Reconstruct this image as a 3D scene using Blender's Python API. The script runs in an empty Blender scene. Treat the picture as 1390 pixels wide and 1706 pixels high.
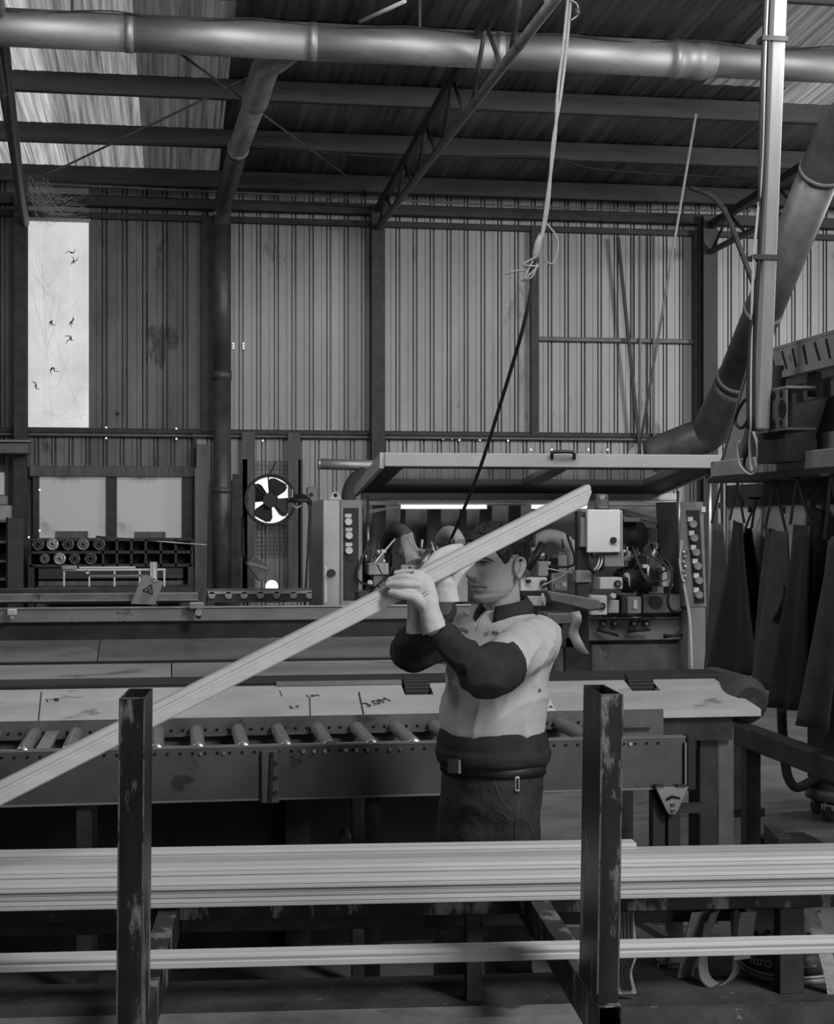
import bpy, bmesh, math, random
from mathutils import Vector, Matrix, noise
random.seed(7)
sc = bpy.context.scene
COL = sc.collection
# ------------------------------------------------------------------ camera
F_PX, CX, HY, CAM_H = 2600.0, 695.0, 870.0, 1.74
TH = math.atan(405.0 / F_PX)
SN, CS = math.sin(TH), math.cos(TH)
cd = bpy.data.cameras.new('camera'); cam = bpy.data.objects.new('camera', cd); COL.objects.link(cam)
cam.location = (0, 0, CAM_H); cam.rotation_euler = (math.pi / 2, 0, -TH)
cd.sensor_fit = 'VERTICAL'; cd.sensor_height = 36.0; cd.sensor_width = 36.0
cd.lens = 36.0 * F_PX / 1706.0
cd.shift_y = (HY - 853.0) / 1706.0
cd.clip_end = 200
sc.camera = cam
# ------------------------------------------------------------------ world, lights, exposure
sc.view_settings.view_transform = 'Standard'; sc.view_settings.look = 'None'
sc.view_settings.exposure = 0.0; sc.view_settings.gamma = 1.0; sc.view_settings.use_curve_mapping = False
wd = bpy.data.worlds.new('World'); sc.world = wd; wd.use_nodes = True
bg = wd.node_tree.nodes['Background']; bg.inputs[0].default_value = (.80, .80, .80, 1); bg.inputs[1].default_value = .07

def area(name, loc, target, sx, sy, power):
    l = bpy.data.lights.new(name, 'AREA'); l.shape = 'RECTANGLE'; l.size = sx; l.size_y = sy; l.energy = power
    o = bpy.data.objects.new(name, l); COL.objects.link(o); o.location = loc
    o.rotation_euler = (Vector(target) - Vector(loc)).to_track_quat('-Z', 'Y').to_euler()
    return o
area('skylight_front', (3.6, 0.2, 5.3), (1.0, 5.0, 1.0), 1.3, 1.9, 290)      # daylight from the open side behind the camera
area('front_fill', (4.2, -3.4, 2.0), (1.2, 5.0, .8), 3.0, 2.6, 110)         # low fill light added behind the viewer
area('left_fill', (-3.2, 6.4, 4.6), (3.0, 8.2, 1.3), 1.2, 1.2, 60)  # fill light added for the faces turned to the left
area('highbay_mid', (4.2, 7.2, 4.9), (4.8, 16.6, 1.4), 2.4, 2.0, 150)         # high-bay lamps over the machines
area('highbay_right', (9.6, 9.8, 4.7), (2.2, 17.4, 3.0), 1.4, 1.4, 290)
area('duct_fill', (0.9, 7.6, 5.6), (0.6, 11.0, 2.4), 3.2, .8, 120)  # added light for the top of the duct, in place of overhead skylights

# ------------------------------------------------------------------ placing helpers
RIGHT = Vector((CS, -SN, 0)); FWD = Vector((SN, CS, 0))
def W(px, py, Y):
    """point of the picture at world depth plane Y"""
    a = (px - CX) / F_PX
    X = Y * (SN + a * CS) / (CS - a * SN)
    d = X * SN + Y * CS
    return Vector((X, Y, CAM_H - (py - HY) * d / F_PX))
def WX(px, py, X):
    """point of the picture on the plane X = const"""
    a = (px - CX) / F_PX
    Y = X * (CS - a * SN) / (SN + a * CS)
    d = X * SN + Y * CS
    return Vector((X, Y, CAM_H - (py - HY) * d / F_PX))
def Pd(px, py, d):
    """point of the picture at distance d along the view axis"""
    u = (px - CX) * d / F_PX
    p = RIGHT * u + FWD * d
    return Vector((p.x, p.y, CAM_H - (py - HY) * d / F_PX))
def sub(a, b, t): return a + (b - a) * t
V = Vector
ZU = Vector((0, 0, 1))

# ------------------------------------------------------------------ materials
MATS = {}
def mat(name, v=.3, rough=.6, metal=0.0, var=0.0, scale=6.0, stretch=(1, 1, 1), bump=0.0, bscale=40.0, spec=.4,
        spots=0.0, spot_v=.05, spot_scale=3.0, emit=None, trans=0.0, detail=6.0, world=False):
    if name in MATS: return MATS[name]
    m = bpy.data.materials.new(name); m.use_nodes = True
    nt = m.node_tree; N = nt.nodes; L = nt.links
    b = N['Principled BSDF']
    b.inputs['Roughness'].default_value = rough; b.inputs['Metallic'].default_value = metal
    b.inputs['Specular IOR Level'].default_value = spec
    b.inputs['Base Color'].default_value = (v, v, v, 1)
    tc = N.new('ShaderNodeTexCoord'); mp = N.new('ShaderNodeMapping'); mp.inputs['Scale'].default_value = stretch
    if world:
        ge = N.new('ShaderNodeNewGeometry'); L.new(ge.outputs['Position'], mp.inputs['Vector'])
    else: L.new(tc.outputs['Object'], mp.inputs['Vector'])
    out = None
    if var > 0:
        n = N.new('ShaderNodeTexNoise'); n.inputs['Scale'].default_value = scale; n.inputs['Detail'].default_value = detail
        n.inputs['Roughness'].default_value = .65
        L.new(mp.outputs[0], n.inputs['Vector'])
        r = N.new('ShaderNodeValToRGB'); r.color_ramp.elements[0].position = .3; r.color_ramp.elements[1].position = .72
        lo, hi = max(v * (1 - var), 0), min(v * (1 + var), 1)
        r.color_ramp.elements[0].color = (lo, lo, lo, 1); r.color_ramp.elements[1].color = (hi, hi, hi, 1)
        L.new(n.outputs['Fac'], r.inputs[0]); out = r.outputs[0]
        if rough < .9:
            mr = N.new('ShaderNodeMapRange'); mr.inputs['To Min'].default_value = max(rough - .12, .05); mr.inputs['To Max'].default_value = min(rough + .15, 1)
            L.new(n.outputs['Fac'], mr.inputs['Value']); L.new(mr.outputs[0], b.inputs['Roughness'])
    if spots > 0:
        n2 = N.new('ShaderNodeTexNoise'); n2.inputs['Scale'].default_value = spot_scale; n2.inputs['Detail'].default_value = 8; n2.inputs['Roughness'].default_value = .7
        L.new(mp.outputs[0], n2.inputs['Vector'])
        r2 = N.new('ShaderNodeValToRGB'); r2.color_ramp.elements[0].position = .66 - spots * .3; r2.color_ramp.elements[1].position = .70 - spots * .25
        L.new(n2.outputs['Fac'], r2.inputs[0])
        mx = N.new('ShaderNodeMix'); mx.data_type = 'RGBA'
        mx.inputs[6].default_value = (v, v, v, 1)
        if out: L.new(out, mx.inputs[6])
        mx.inputs[7].default_value = (spot_v, spot_v, spot_v, 1)
        L.new(r2.outputs[0], mx.inputs[0]); out = mx.outputs[2]
    if out: L.new(out, b.inputs['Base Color'])
    if bump > 0:
        n3 = N.new('ShaderNodeTexNoise'); n3.inputs['Scale'].default_value = bscale; n3.inputs['Detail'].default_value = 4
        L.new(mp.outputs[0], n3.inputs['Vector'])
        bp = N.new('ShaderNodeBump'); bp.inputs['Strength'].default_value = bump; bp.inputs['Distance'].default_value = .01
        L.new(n3.outputs['Fac'], bp.inputs['Height']); L.new(bp.outputs[0], b.inputs['Normal'])
    if emit is not None:
        b.inputs['Emission Color'].default_value = (1, 1, 1, 1); b.inputs['Emission Strength'].default_value = emit
    if trans > 0:
        b.inputs['Transmission Weight'].default_value = trans
    MATS[name] = m
    return m
M_CONC = mat('concrete', .12, .75, 0, .45, 2.2, bump=.25, bscale=60, spots=.25, spot_v=.07, spot_scale=1.4)
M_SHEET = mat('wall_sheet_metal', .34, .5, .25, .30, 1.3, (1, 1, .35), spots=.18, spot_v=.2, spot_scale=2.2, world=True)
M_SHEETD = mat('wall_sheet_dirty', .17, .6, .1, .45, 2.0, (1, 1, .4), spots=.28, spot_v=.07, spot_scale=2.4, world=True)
M_FOIL = mat('roof_foil', .17, .36, .85, .75, 2.2, (4.0, .12, 1), bump=.3, bscale=7, spots=.25, spot_v=.05, spot_scale=1.2, world=True)
M_STEELD = mat('dark_steel', .045, .55, .3, .5, 8)
M_STEEL = mat('painted_steel', .13, .5, .2, .35, 7, spots=.15, spot_v=.05)
M_STEELM = mat('machine_grey', .22, .45, .1, .18, 5, spots=.1, spot_v=.12, spot_scale=5)
M_STEELL = mat('machine_light_grey', .42, .45, 0, .12, 6, spots=.1, spot_v=.25, spot_scale=6)
M_GALV = mat('galvanised_steel', .40, .36, .8, .25, 5, (1, 1, 1), spots=.12, spot_v=.2, spot_scale=4)
M_DUCT = mat('duct_galvanised', .36, .55, .85, .22, 2.5, (.5, 2, 2), spots=.12, spot_v=.22, spot_scale=3)
M_DUCTD = mat('duct_painted', .10, .45, .4, .35, 5, spots=.15, spot_v=.05)
M_BLACK = mat('black_plastic', .018, .5, 0, .3, 12)
M_RUBBER = mat('black_rubber', .03, .75, 0, .3, 20)
M_CHROME = mat('chrome', .62, .22, 1.0)
M_WOOD = mat('pine', .47, .6, 0, .13, 3.0, (.3, 5, 5), spots=.05, spot_v=.3, bump=.05, bscale=30)
M_WOODB = mat('pine_pale', .54, .6, 0, .10, 3.0, (.3, 6, 6), bump=.05, bscale=30)
M_WOODD = mat('pine_grey', .41, .65, 0, .15, 3.0, (.3, 6, 6), bump=.05, bscale=30)
M_TIMBER = mat('old_timber', .12, .75, 0, .4, 4, (6, 6, .6))
M_TIMBERP = mat('purlin_timber', .05, .7, 0, .45, 3, (.6, 4, 4), spots=.2, spot_v=.05)
M_POST = mat('worn_black_paint', .024, .42, .3, .7, 9, (1, 1, .3), spots=.42, spot_v=.22, spot_scale=11)
M_WHITE = mat('white_enamel', .62, .4, 0, .08, 5, spots=.06, spot_v=.4)
M_PAPER = mat('paper', .55, .8, 0, .08, 8)
M_INK = mat('ink', .02, .7)
M_PRINT = mat('print_grey', .18, .7)
M_ROPE = mat('rope', .17, .85, 0, .25, 60)
M_CORD = mat('cord_black', .02, .6)
M_CORDW = mat('cord_white', .5, .55)
M_TUBE = mat('tube_light', .8, .4, emit=.85)
M_DAY = mat('daylight_sheet', .7, .6, 0, emit=.0)
M_HOLE = mat('dark_hole', .008, .9)
# ------------------------------------------------------------------ mesh helpers
def basis(d, up=ZU):
    d = d.normalized()
    if abs(d.dot(up)) > .98: up = Vector((0, 1, 0))
    x = d.cross(up).normalized(); y = x.cross(d).normalized()
    return x, y, d
class MB:
    def __init__(s): s.v = []; s.f = []; s.s = []
    def add(s, vs, fs, sm=False):
        o = len(s.v); s.v += [Vector(p) for p in vs]
        for f in fs: s.f.append([i + o for i in f]); s.s.append(sm)
        return s
    def box(s, a, b):
        x0, y0, z0 = a; x1, y1, z1 = b
        if x0 > x1: x0, x1 = x1, x0
        if y0 > y1: y0, y1 = y1, y0
        if z0 > z1: z0, z1 = z1, z0
        return s.add([(x0, y0, z0), (x1, y0, z0), (x1, y1, z0), (x0, y1, z0), (x0, y0, z1), (x1, y0, z1), (x1, y1, z1), (x0, y1, z1)],
                     [(0, 3, 2, 1), (4, 5, 6, 7), (0, 1, 5, 4), (1, 2, 6, 5), (2, 3, 7, 6), (3, 0, 4, 7)])
    def bar(s, p, q, w, h, up=ZU):
        p, q = Vector(p), Vector(q); x, y, d = basis(q - p, up)
        vs = [c + x * (i * w / 2) + y * (j * h / 2) for c in (p, q) for i, j in ((-1, -1), (1, -1), (1, 1), (-1, 1))]
        return s.add(vs, [(0, 3, 2, 1), (4, 5, 6, 7), (0, 1, 5, 4), (1, 2, 6, 5), (2, 3, 7, 6), (3, 0, 4, 7)])
    def rhs(s, p, q, w, h, t=.005, up=ZU):
        """open rectangular tube"""
        p, q = Vector(p), Vector(q); x, y, d = basis(q - p, up); vs = []
        for c in (p, q):
            for k in (0, 1):
                for i, j in ((-1, -1), (1, -1), (1, 1), (-1, 1)):
                    vs.append(c + x * (i * (w / 2 - k * t)) + y * (j * (h / 2 - k * t)))
        fs = []
        for i in range(4):
            j = (i + 1) % 4
            fs += [(i, j, 8 + j, 8 + i), (4 + j, 4 + i, 12 + i, 12 + j), (j, i, 4 + i, 4 + j), (8 + i, 8 + j, 12 + j, 12 + i)]
        return s.add(vs, fs)
    def tube(s, pts, r, n=10, caps=True, sm=True, flat=1.0, up=ZU):
        pts = [Vector(p) for p in pts]; m = len(pts)
        rs = r if isinstance(r, (list, tuple)) else [r] * m
        t0 = (pts[1] - pts[0]).normalized(); x, y, _ = basis(t0, up); vs = []
        for i in range(m):
            if i == 0: t = pts[1] - pts[0]
            elif i == m - 1: t = pts[-1] - pts[-2]
            else: t = (pts[i + 1] - pts[i]).normalized() + (pts[i] - pts[i - 1]).normalized()
            t = t.normalized() if t.length > 1e-9 else t0
            x = (x - t * x.dot(t)).normalized(); y = t.cross(x)
            for k in range(n):
                a = 2 * math.pi * k / n
                vs.append(pts[i] + x * (math.cos(a) * rs[i]) + y * (math.sin(a) * rs[i] * flat))
        fs = [(i * n + k, i * n + (k + 1) % n, (i + 1) * n + (k + 1) % n, (i + 1) * n + k) for i in range(m - 1) for k in range(n)]
        s.add(vs, fs, sm)
        if caps:
            o = len(s.v) - n * m
            s.f.append([o + k for k in range(n)][::-1]); s.s.append(False)
            s.f.append([o + (m - 1) * n + k for k in range(n)]); s.s.append(False)
        return s
    def cyl(s, p, q, r, n=16, r2=None, caps=True): return s.tube([p, q], [r, r if r2 is None else r2], n, caps)
    def pipe(s, p, q, ro, ri, n=20):
        return s.lathe(p, Vector(q) - Vector(p), [(ri, 0), (ro, 0), (ro, (Vector(q) - Vector(p)).length), (ri, (Vector(q) - Vector(p)).length), (ri, 0)], n)
    def lathe(s, base, axis, prof, n=20, sm=True):
        """prof: list of (radius, height)"""
        base = Vector(base); x, y, d = basis(Vector(axis)); vs = []
        for r, h in prof:
            for k in range(n):
                a = 2 * math.pi * k / n; vs.append(base + d * h + (x * math.cos(a) + y * math.sin(a)) * max(r, 1e-5))
        fs = [(i * n + k, i * n + (k + 1) % n, (i + 1) * n + (k + 1) % n, (i + 1) * n + k) for i in range(len(prof) - 1) for k in range(n)]
        return s.add(vs, fs, sm)
    def prism(s, poly, vec):
        n = len(poly); vec = Vector(vec)
        vs = [Vector(p) for p in poly] + [Vector(p) + vec for p in poly]
        fs = [list(range(n))[::-1], [n + i for i in range(n)]] + [(i, (i + 1) % n, n + (i + 1) % n, n + i) for i in range(n)]
        return s.add(vs, fs)
    def sphere(s, c, r, n=14, m=9, sc3=(1, 1, 1)):
        c = Vector(c); vs = []
        for i in range(m + 1):
            p = math.pi * i / m
            for k in range(n):
                a = 2 * math.pi * k / n
                vs.append(c + Vector((math.sin(p) * math.cos(a) * r * sc3[0], math.sin(p) * math.sin(a) * r * sc3[1], math.cos(p) * r * sc3[2])))
        return s.add(vs, [(i * n + k, (i + 1) * n + k, (i + 1) * n + (k + 1) % n, i * n + (k + 1) % n) for i in range(m) for k in range(n)], True)
    def loft(s, rings, sm=True, caps=True):
        n = len(rings[0]); vs = [p for r in rings for p in r]
        s.add(vs, [(i * n + k, i * n + (k + 1) % n, (i + 1) * n + (k + 1) % n, (i + 1) * n + k) for i in range(len(rings) - 1) for k in range(n)], sm)
        if caps:
            o = len(s.v) - len(vs)
            s.f.append([o + k for k in range(n)][::-1]); s.s.append(sm)
            s.f.append([o + (len(rings) - 1) * n + k for k in range(n)]); s.s.append(sm)
        return s
    def mesh(s, name, org=Vector((0, 0, 0))):
        me = bpy.data.meshes.new(name)
        me.from_pydata([tuple(p - org) for p in s.v], [], s.f); me.update()
        me.polygons.foreach_set('use_smooth', s.s)
        bm = bmesh.new(); bm.from_mesh(me); bmesh.ops.recalc_face_normals(bm, faces=bm.faces); bm.to_mesh(me); bm.free()
        return me
    def build(s, name, m, parent=None, bevel=0.0, org=None, seg=1):
        lo = Vector((min(p.x for p in s.v), min(p.y for p in s.v), min(p.z for p in s.v)))
        hi = Vector((max(p.x for p in s.v), max(p.y for p in s.v), max(p.z for p in s.v)))
        if org is None: org = Vector(((lo.x + hi.x) / 2, (lo.y + hi.y) / 2, lo.z))
        me = s.mesh(name, org)
        return link(name, me, m, parent, org, bevel, seg)
def wloc(o):
    p = Vector(o.location); q = o.parent
    while q: p += Vector(q.location); q = q.parent
    return p
def link(name, me, m, parent=None, org=Vector((0, 0, 0)), bevel=0.0, seg=1):
    o = bpy.data.objects.new(name, me); COL.objects.link(o)
    if m is not None and not me.materials: me.materials.append(m)
    o.location = org
    if parent is not None:
        o.parent = parent; o.location = org - wloc(parent)
    if bevel > 0:
        b = o.modifiers.new('bevel', 'BEVEL'); b.width = bevel; b.segments = seg; b.limit_method = 'ANGLE'; b.angle_limit = math.radians(40)
    return o
def tag(o, label=None, cat=None, group=None, kind=None):
    if label: o['label'] = label
    if cat: o['category'] = cat
    if group: o['group'] = group
    if kind: o['kind'] = kind
    return o
def thing(name, loc, label=None, cat=None, group=None, kind=None):
    o = bpy.data.objects.new(name, None); COL.objects.link(o); o.location = loc; o.empty_display_size = .1
    return tag(o, label, cat, group, kind)
def copy_tree(o, parent=None, delta=Vector((0, 0, 0))):
    c = o.copy(); COL.objects.link(c); c.parent = parent
    c.location = Vector(o.location) + delta
    for ch in [x for x in o.children]: copy_tree(ch, c)
    return c
def place(o, name, parent, loc):
    """a copy of a mesh object (shared data) at a world location under parent"""
    c = o.copy(); COL.objects.link(c); c.name = name; c.parent = parent
    c.location = Vector(loc) - (wloc(parent) if parent else Vector((0, 0, 0)))
    return c
def text_mb(txt, size, origin, xdir, ydir, depth=.0006, bend=None):
    """lettering as mesh: origin is the lower left of the text"""
    cu = bpy.data.curves.new('lettering', 'FONT'); cu.body = txt; cu.size = size; cu.extrude = depth; cu.resolution_u = 3
    to = bpy.data.objects.new('lettering_tmp', cu); COL.objects.link(to)
    dg = bpy.context.evaluated_depsgraph_get(); me = bpy.data.meshes.new_from_object(to.evaluated_get(dg))
    xd, yd = Vector(xdir).normalized(), Vector(ydir).normalized(); zd = xd.cross(yd)
    mb = MB()
    vs = [bend(v.co) if bend else Vector(origin) + xd * v.co.x + yd * v.co.y + zd * v.co.z for v in me.vertices]
    mb.add(vs, [list(p.vertices) for p in me.polygons])
    bpy.data.objects.remove(to); bpy.data.meshes.remove(me); bpy.data.curves.remove(cu)
    return mb
def remesh(mb, voxel, smooth_it=2, disp=None):
    me = mb.mesh('tmp'); o = bpy.data.objects.new('tmp', me); COL.objects.link(o)
    r = o.modifiers.new('r', 'REMESH'); r.mode = 'VOXEL'; r.voxel_size = voxel; r.use_smooth_shade = True
    if smooth_it:
        s_ = o.modifiers.new('s', 'SMOOTH'); s_.factor = .5; s_.iterations = smooth_it
    dg = bpy.context.evaluated_depsgraph_get(); me2 = bpy.data.meshes.new_from_object(o.evaluated_get(dg))
    bpy.data.objects.remove(o); bpy.data.meshes.remove(me)
    if disp:
        me2.update()
        ns = [v.normal.copy() for v in me2.vertices]
        for v, n in zip(me2.vertices, ns): v.co += n * disp(v.co)
    me2.polygons.foreach_set('use_smooth', [True] * len(me2.polygons)); me2.update()
    return me2
def arc(c, r, a0, a1, n, u, v):
    return [Vector(c) + Vector(u) * (math.cos(a) * r) + Vector(v) * (math.sin(a) * r) for a in [a0 + (a1 - a0) * i / n for i in range(n + 1)]]
def smooth_path(pts, n=6):
    """Catmull-Rom through points"""
    pts = [Vector(p) for p in pts]; P = [pts[0] * 2 - pts[1]] + pts + [pts[-1] * 2 - pts[-2]]; out = []
    for i in range(1, len(P) - 2):
        for k in range(n):
            t = k / n; a, b, c, d = P[i - 1], P[i], P[i + 1], P[i + 2]
            out.append(.5 * ((2 * b) + (c - a) * t + (2 * a - 5 * b + 4 * c - d) * t * t + (3 * b - a - 3 * c + d) * t ** 3))
    return out + [pts[-1]]
# ================================================================== THE SHED
YW = 17.5
ZG = W(600, 722, YW).z            # middle girt
ZT = W(600, 372, YW).z            # top of the visible wall
XL, XR = -4.2, 10.6
def roof_z(y): return ZT + .42 + .05 * (YW - y)
fl = MB().box((-7, -6, -.12), (13, YW + .3, 0)).build('floor', M_CONC); tag(fl, kind='structure')

def sheet_mesh(width, z0, z1, pitch=.2, rib=.05):
    prof = []
    n = max(1, round(width / pitch)); p = width / n
    for i in range(n):
        x = i * p
        prof += [(x, 0), (x + p * .36, 0), (x + p * .38, -.006), (x + p * .42, -.006), (x + p * .44, 0), (x + p * .64, 0), (x + p * .645, rib), (x + p * .695, rib), (x + p * .70, -.012), (x + p * .80, -.012), (x + p * .805, rib), (x + p * .925, rib), (x + p * .93, 0)]
    prof.append((width, 0)); vs = []; k = len(prof)
    for dy in (0, .003):
        for z in (z0, z1): vs += [(x, y + dy, z) for x, y in prof]
    fs = []
    for i in range(k - 1):
        fs += [(i, i + 1, k + i + 1, k + i), (2 * k + i + 1, 2 * k + i, 3 * k + i, 3 * k + i + 1), (i + 1, i, 2 * k + i, 2 * k + i + 1), (k + i, k + i + 1, 3 * k + i + 1, 3 * k + i)]
    fs += [(0, k, 3 * k, 2 * k), (k - 1, 3 * k - 1, 4 * k - 1, 2 * k - 1)]
    return MB().add(vs, fs)
wall = thing('wall_back', (0, YW, 0), kind='structure')
_cache = {}
def wall_sheet(x, width, z0, z1, m, name='wall_sheet'):
    key = (round(width, 3), round(z0, 3), round(z1, 3), m.name)
    if key not in _cache: _cache[key] = sheet_mesh(width, 0, z1 - z0).mesh(name)
    o = link(name, _cache[key], m, wall, Vector((x, YW, z0)))
    return o
def run_sheets(xa, xb, z0, z1, m, w=.8):
    n = max(1, round((xb - xa) / w)); p = (xb - xa) / n
    for i in range(n): wall_sheet(xa + i * p, p, z0, z1, m)
xw0, xw1 = W(47, 500, YW).x, W(148, 500, YW).x
x_c1 = W(349, 500, YW).x
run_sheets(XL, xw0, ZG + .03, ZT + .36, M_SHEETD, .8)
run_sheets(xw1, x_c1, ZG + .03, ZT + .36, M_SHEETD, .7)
run_sheets(x_c1, XR, ZG + .03, ZT + .36, M_SHEET, .8)
zlw = W(200, 778, YW).z
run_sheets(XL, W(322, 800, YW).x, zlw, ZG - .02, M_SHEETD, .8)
run_sheets(W(326, 800, YW).x, XR, 0, ZG - .02, M_SHEET, .8)
# dark board lining under and beside the lower window
zs0, zs1 = W(200, 905, YW).z, W(200, 795, YW).z
lining = MB().box((XL, YW, 0), (W(322, 900, YW).x, YW + .02, zs0)).build('lining_board', M_TIMBER, wall)
MB().box((XL, YW, zs0), (W(62, 850, YW).x, YW + .02, zlw)).build('lining_board', M_TIMBER, wall)
# girts and eave members
def girt(pxa, pxb, y, hgt, m=M_STEELD, dy=.07, name='girt'):
    a, b = W(pxa, y, YW).x, W(pxb, y, YW).x; z = W(600, y, YW).z
    return MB().box((a, YW - dy, z - hgt / 2), (b, YW - .03, z + hgt / 2)).build(name, m, wall, .006)
girt(-120, 1600, 722, .055)
girt(-120, 1600, 729, .03, M_STEEL, .10, 'girt_flange')
girt(-120, 1600, 374, .07)
girt(-120, 1600, 352, .12, M_STEELD, .16, 'eave_beam')
girt(893, 1156, 560, .05, M_STEEL, .08)
for px in (889, 1158): 
    x = W(px, 500, YW).x; MB().box((x - .045, YW - .09, ZG), (x + .045, YW - .03, ZT)).build('door_stud', M_STEELD, wall)
for px in (345, 325):
    x = W(px, 500, YW).x; MB().box((x - .06, YW - .10, ZG if px == 345 else ZG - .5), (x + .06, YW - .03, ZT)).build('stud', M_STEELD, wall) if px == 345 else MB().box((x - .02, YW - .08, 0), (x + .02, YW - .03, ZG)).build('stud', M_STEELD, wall)
for i, px in enumerate((1062, 1085)):   # thin stays in the framed bay
    a, b = W(px, 395, YW), W(px + 4, 742, YW)
    MB().box((a.x - .011, YW - .12, b.z), (a.x + .011, YW - .09, a.z)).build('stay_rod', M_STEEL, wall)
for px in (1040, ):
    MB().bar(W(1030, 395, YW - .15), W(1066, 745, YW - .15), .035, .03).build('stay_rod', M_STEELD, wall)
# corrugated translucent sheet: the bright tall window
mday = bpy.data.materials.new('translucent_sheet'); mday.use_nodes = True
nt = mday.node_tree; b = nt.nodes['Principled BSDF']; b.inputs['Base Color'].default_value = (.1, .1, .1, 1); b.inputs['Roughness'].default_value = .6
n = nt.nodes.new('ShaderNodeTexNoise'); n.inputs['Scale'].default_value = 2.6; n.inputs['Detail'].default_value = 7
tc = nt.nodes.new('ShaderNodeTexCoord'); nt.links.new(tc.outputs['Object'], n.inputs['Vector'])
r = nt.nodes.new('ShaderNodeMapRange'); r.inputs['From Min'].default_value = .3; r.inputs['From Max'].default_value = .7; r.inputs['To Min'].default_value = .50; r.inputs['To Max'].default_value = .66
nt.links.new(n.outputs['Fac'], r.inputs['Value']); nt.links.new(r.outputs[0], b.inputs['Emission Strength']); b.inputs['Emission Color'].default_value = (1, 1, 1, 1)
win1 = thing('window_1', (xw0, YW, ZG), kind='structure')
zw1 = W(100, 370, YW).z; zw0 = W(100, 712, YW).z
link('translucent_sheet', sheet_mesh(xw1 - xw0, 0, zw1 - zw0, .17, .012).mesh('translucent_sheet'), mday, win1, Vector((xw0, YW - .004, zw0)))
MB().box((xw0 - .05, YW - .05, zw1), (xw1 + .02, YW - .005, zw1 + .05)).build('head_flashing', M_STEELL, win1)
MB().box((xw0 - .10, YW - .06, zw0 - .05), (xw0 - .04, YW - .03, zw1)).build('side_flashing', M_STEELL, win1)
# the low two-pane window over the tool rack
mfro = bpy.data.materials.new('frosted_pane'); mfro.use_nodes = True
nt = mfro.node_tree; b = nt.nodes['Principled BSDF']; b.inputs['Base Color'].default_value = (.30, .30, .30, 1); b.inputs['Roughness'].default_value = .35
n = nt.nodes.new('ShaderNodeTexNoise'); n.inputs['Scale'].default_value = 1.9; n.inputs['Detail'].default_value = 9; n.inputs['Roughness'].default_value = .6
tc = nt.nodes.new('ShaderNodeTexCoord'); nt.links.new(tc.outputs['Object'], n.inputs['Vector'])
r = nt.nodes.new('ShaderNodeValToRGB'); r.color_ramp.elements[0].position = .36; r.color_ramp.elements[1].position = .44
r.color_ramp.elements[0].color = (.35, .35, .35, 1); r.color_ramp.elements[1].color = (1, 1, 1, 1)
nt.links.new(n.outputs['Fac'], r.inputs[0]); nt.links.new(r.outputs[0], b.inputs['Emission Color']); b.inputs['Emission Strength'].default_value = .17
win2 = thing('window_2', W(188, 900, YW), kind='structure')
for pa, pb in ((65, 178), (194, 304)):
    MB().box((W(pa, 850, YW).x, YW - .02, zs0), (W(pb, 850, YW).x, YW - .01, zs1)).build('pane', mfro, win2)
for pa, pb in ((55, 66), (177, 195), (303, 322)):
    MB().box((W(pa, 850, YW).x, YW - .09, zs0 - .1), (W(pb, 850, YW).x, YW - .005, zs1 + .08)).build('jamb', M_STEELD, win2, .008)
MB().box((W(50, 850, YW).x, YW - .12, zs1), (W(326, 850, YW).x, YW - .005, zs1 + .12)).build('lintel', M_TIMBER, win2, .01)
MB().box((W(50, 850, YW).x, YW - .14, zs0 - .07), (W(326, 850, YW).x, YW - .005, zs0)).build('sill', M_STEELD, win2, .01)
x = W(326, 850, YW).x; MB().box((x - .012, YW - .16, .6), (x + .012, YW - .12, zs1 + .1)).build('edge_strip', M_WHITE, win2)

# pinholes of daylight in the sheeting
ph_ = MB()
for px, py in ((739, 731), (754, 731), (766, 733), (800, 733), (847, 734), (885, 749), (920, 749), (981, 749), (1013, 749), (387, 930), (404, 930), (66, 816), (66, 884), (48, 895), (294, 714), (177, 712), (352, 712), (177, 730), (294, 731), (438, 734), (1172, 716)):
    c = W(px, py, YW - .09); ph_.cyl(c, c + V((0, .01, 0)), .011, 8)
for px in (389, 406):
    for py in (572, 576, 580): c = W(px, py, YW - .05); ph_.cyl(c, c + V((0, .01, 0)), .010, 8)
o = ph_.build('daylight_pinhole', mat('pinhole_daylight', .8, .6, emit=.8), wall); o['kind'] = 'stuff'
# ---- roof: foil-lined corrugated sheets on purlins
roof = thing('ceiling', (0, YW, ZT), kind='structure')
def roof_sheet_mesh(width, y0, y1, pitch=.2, rib=.003):
    prof = []; n = round(width / pitch); p = width / n
    for i in range(n):
        x = i * p; prof += [(x, 0), (x + p * .2, .004), (x + p * .4, -.003), (x + p * .7, 0), (x + p * .77, rib), (x + p * .92, rib), (x + p * .98, 0)]
    prof.append((width, 0)); k = len(prof); vs = []
    for dz in (0, .004):
        for y in (y0, y1): vs += [(x, y, z + dz + roof_z(y)) for x, z in prof]
    fs = []
    for i in range(k - 1):
        fs += [(i, k + i, k + i + 1, i + 1), (2 * k + i, 2 * k + i + 1, 3 * k + i + 1, 3 * k + i), (i, i + 1, 2 * k + i + 1, 2 * k + i), (k + i, 3 * k + i, 3 * k + i + 1, k + i + 1)]
    return MB().add(vs, fs)
rs = roof_sheet_mesh(.8, 3.4, YW + .5)
rme = rs.mesh('roof_sheet')
for i in range(19):
    o = link('roof_sheet', rme, M_FOIL, roof, Vector((XL + i * .8, 0, 0)))
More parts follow.
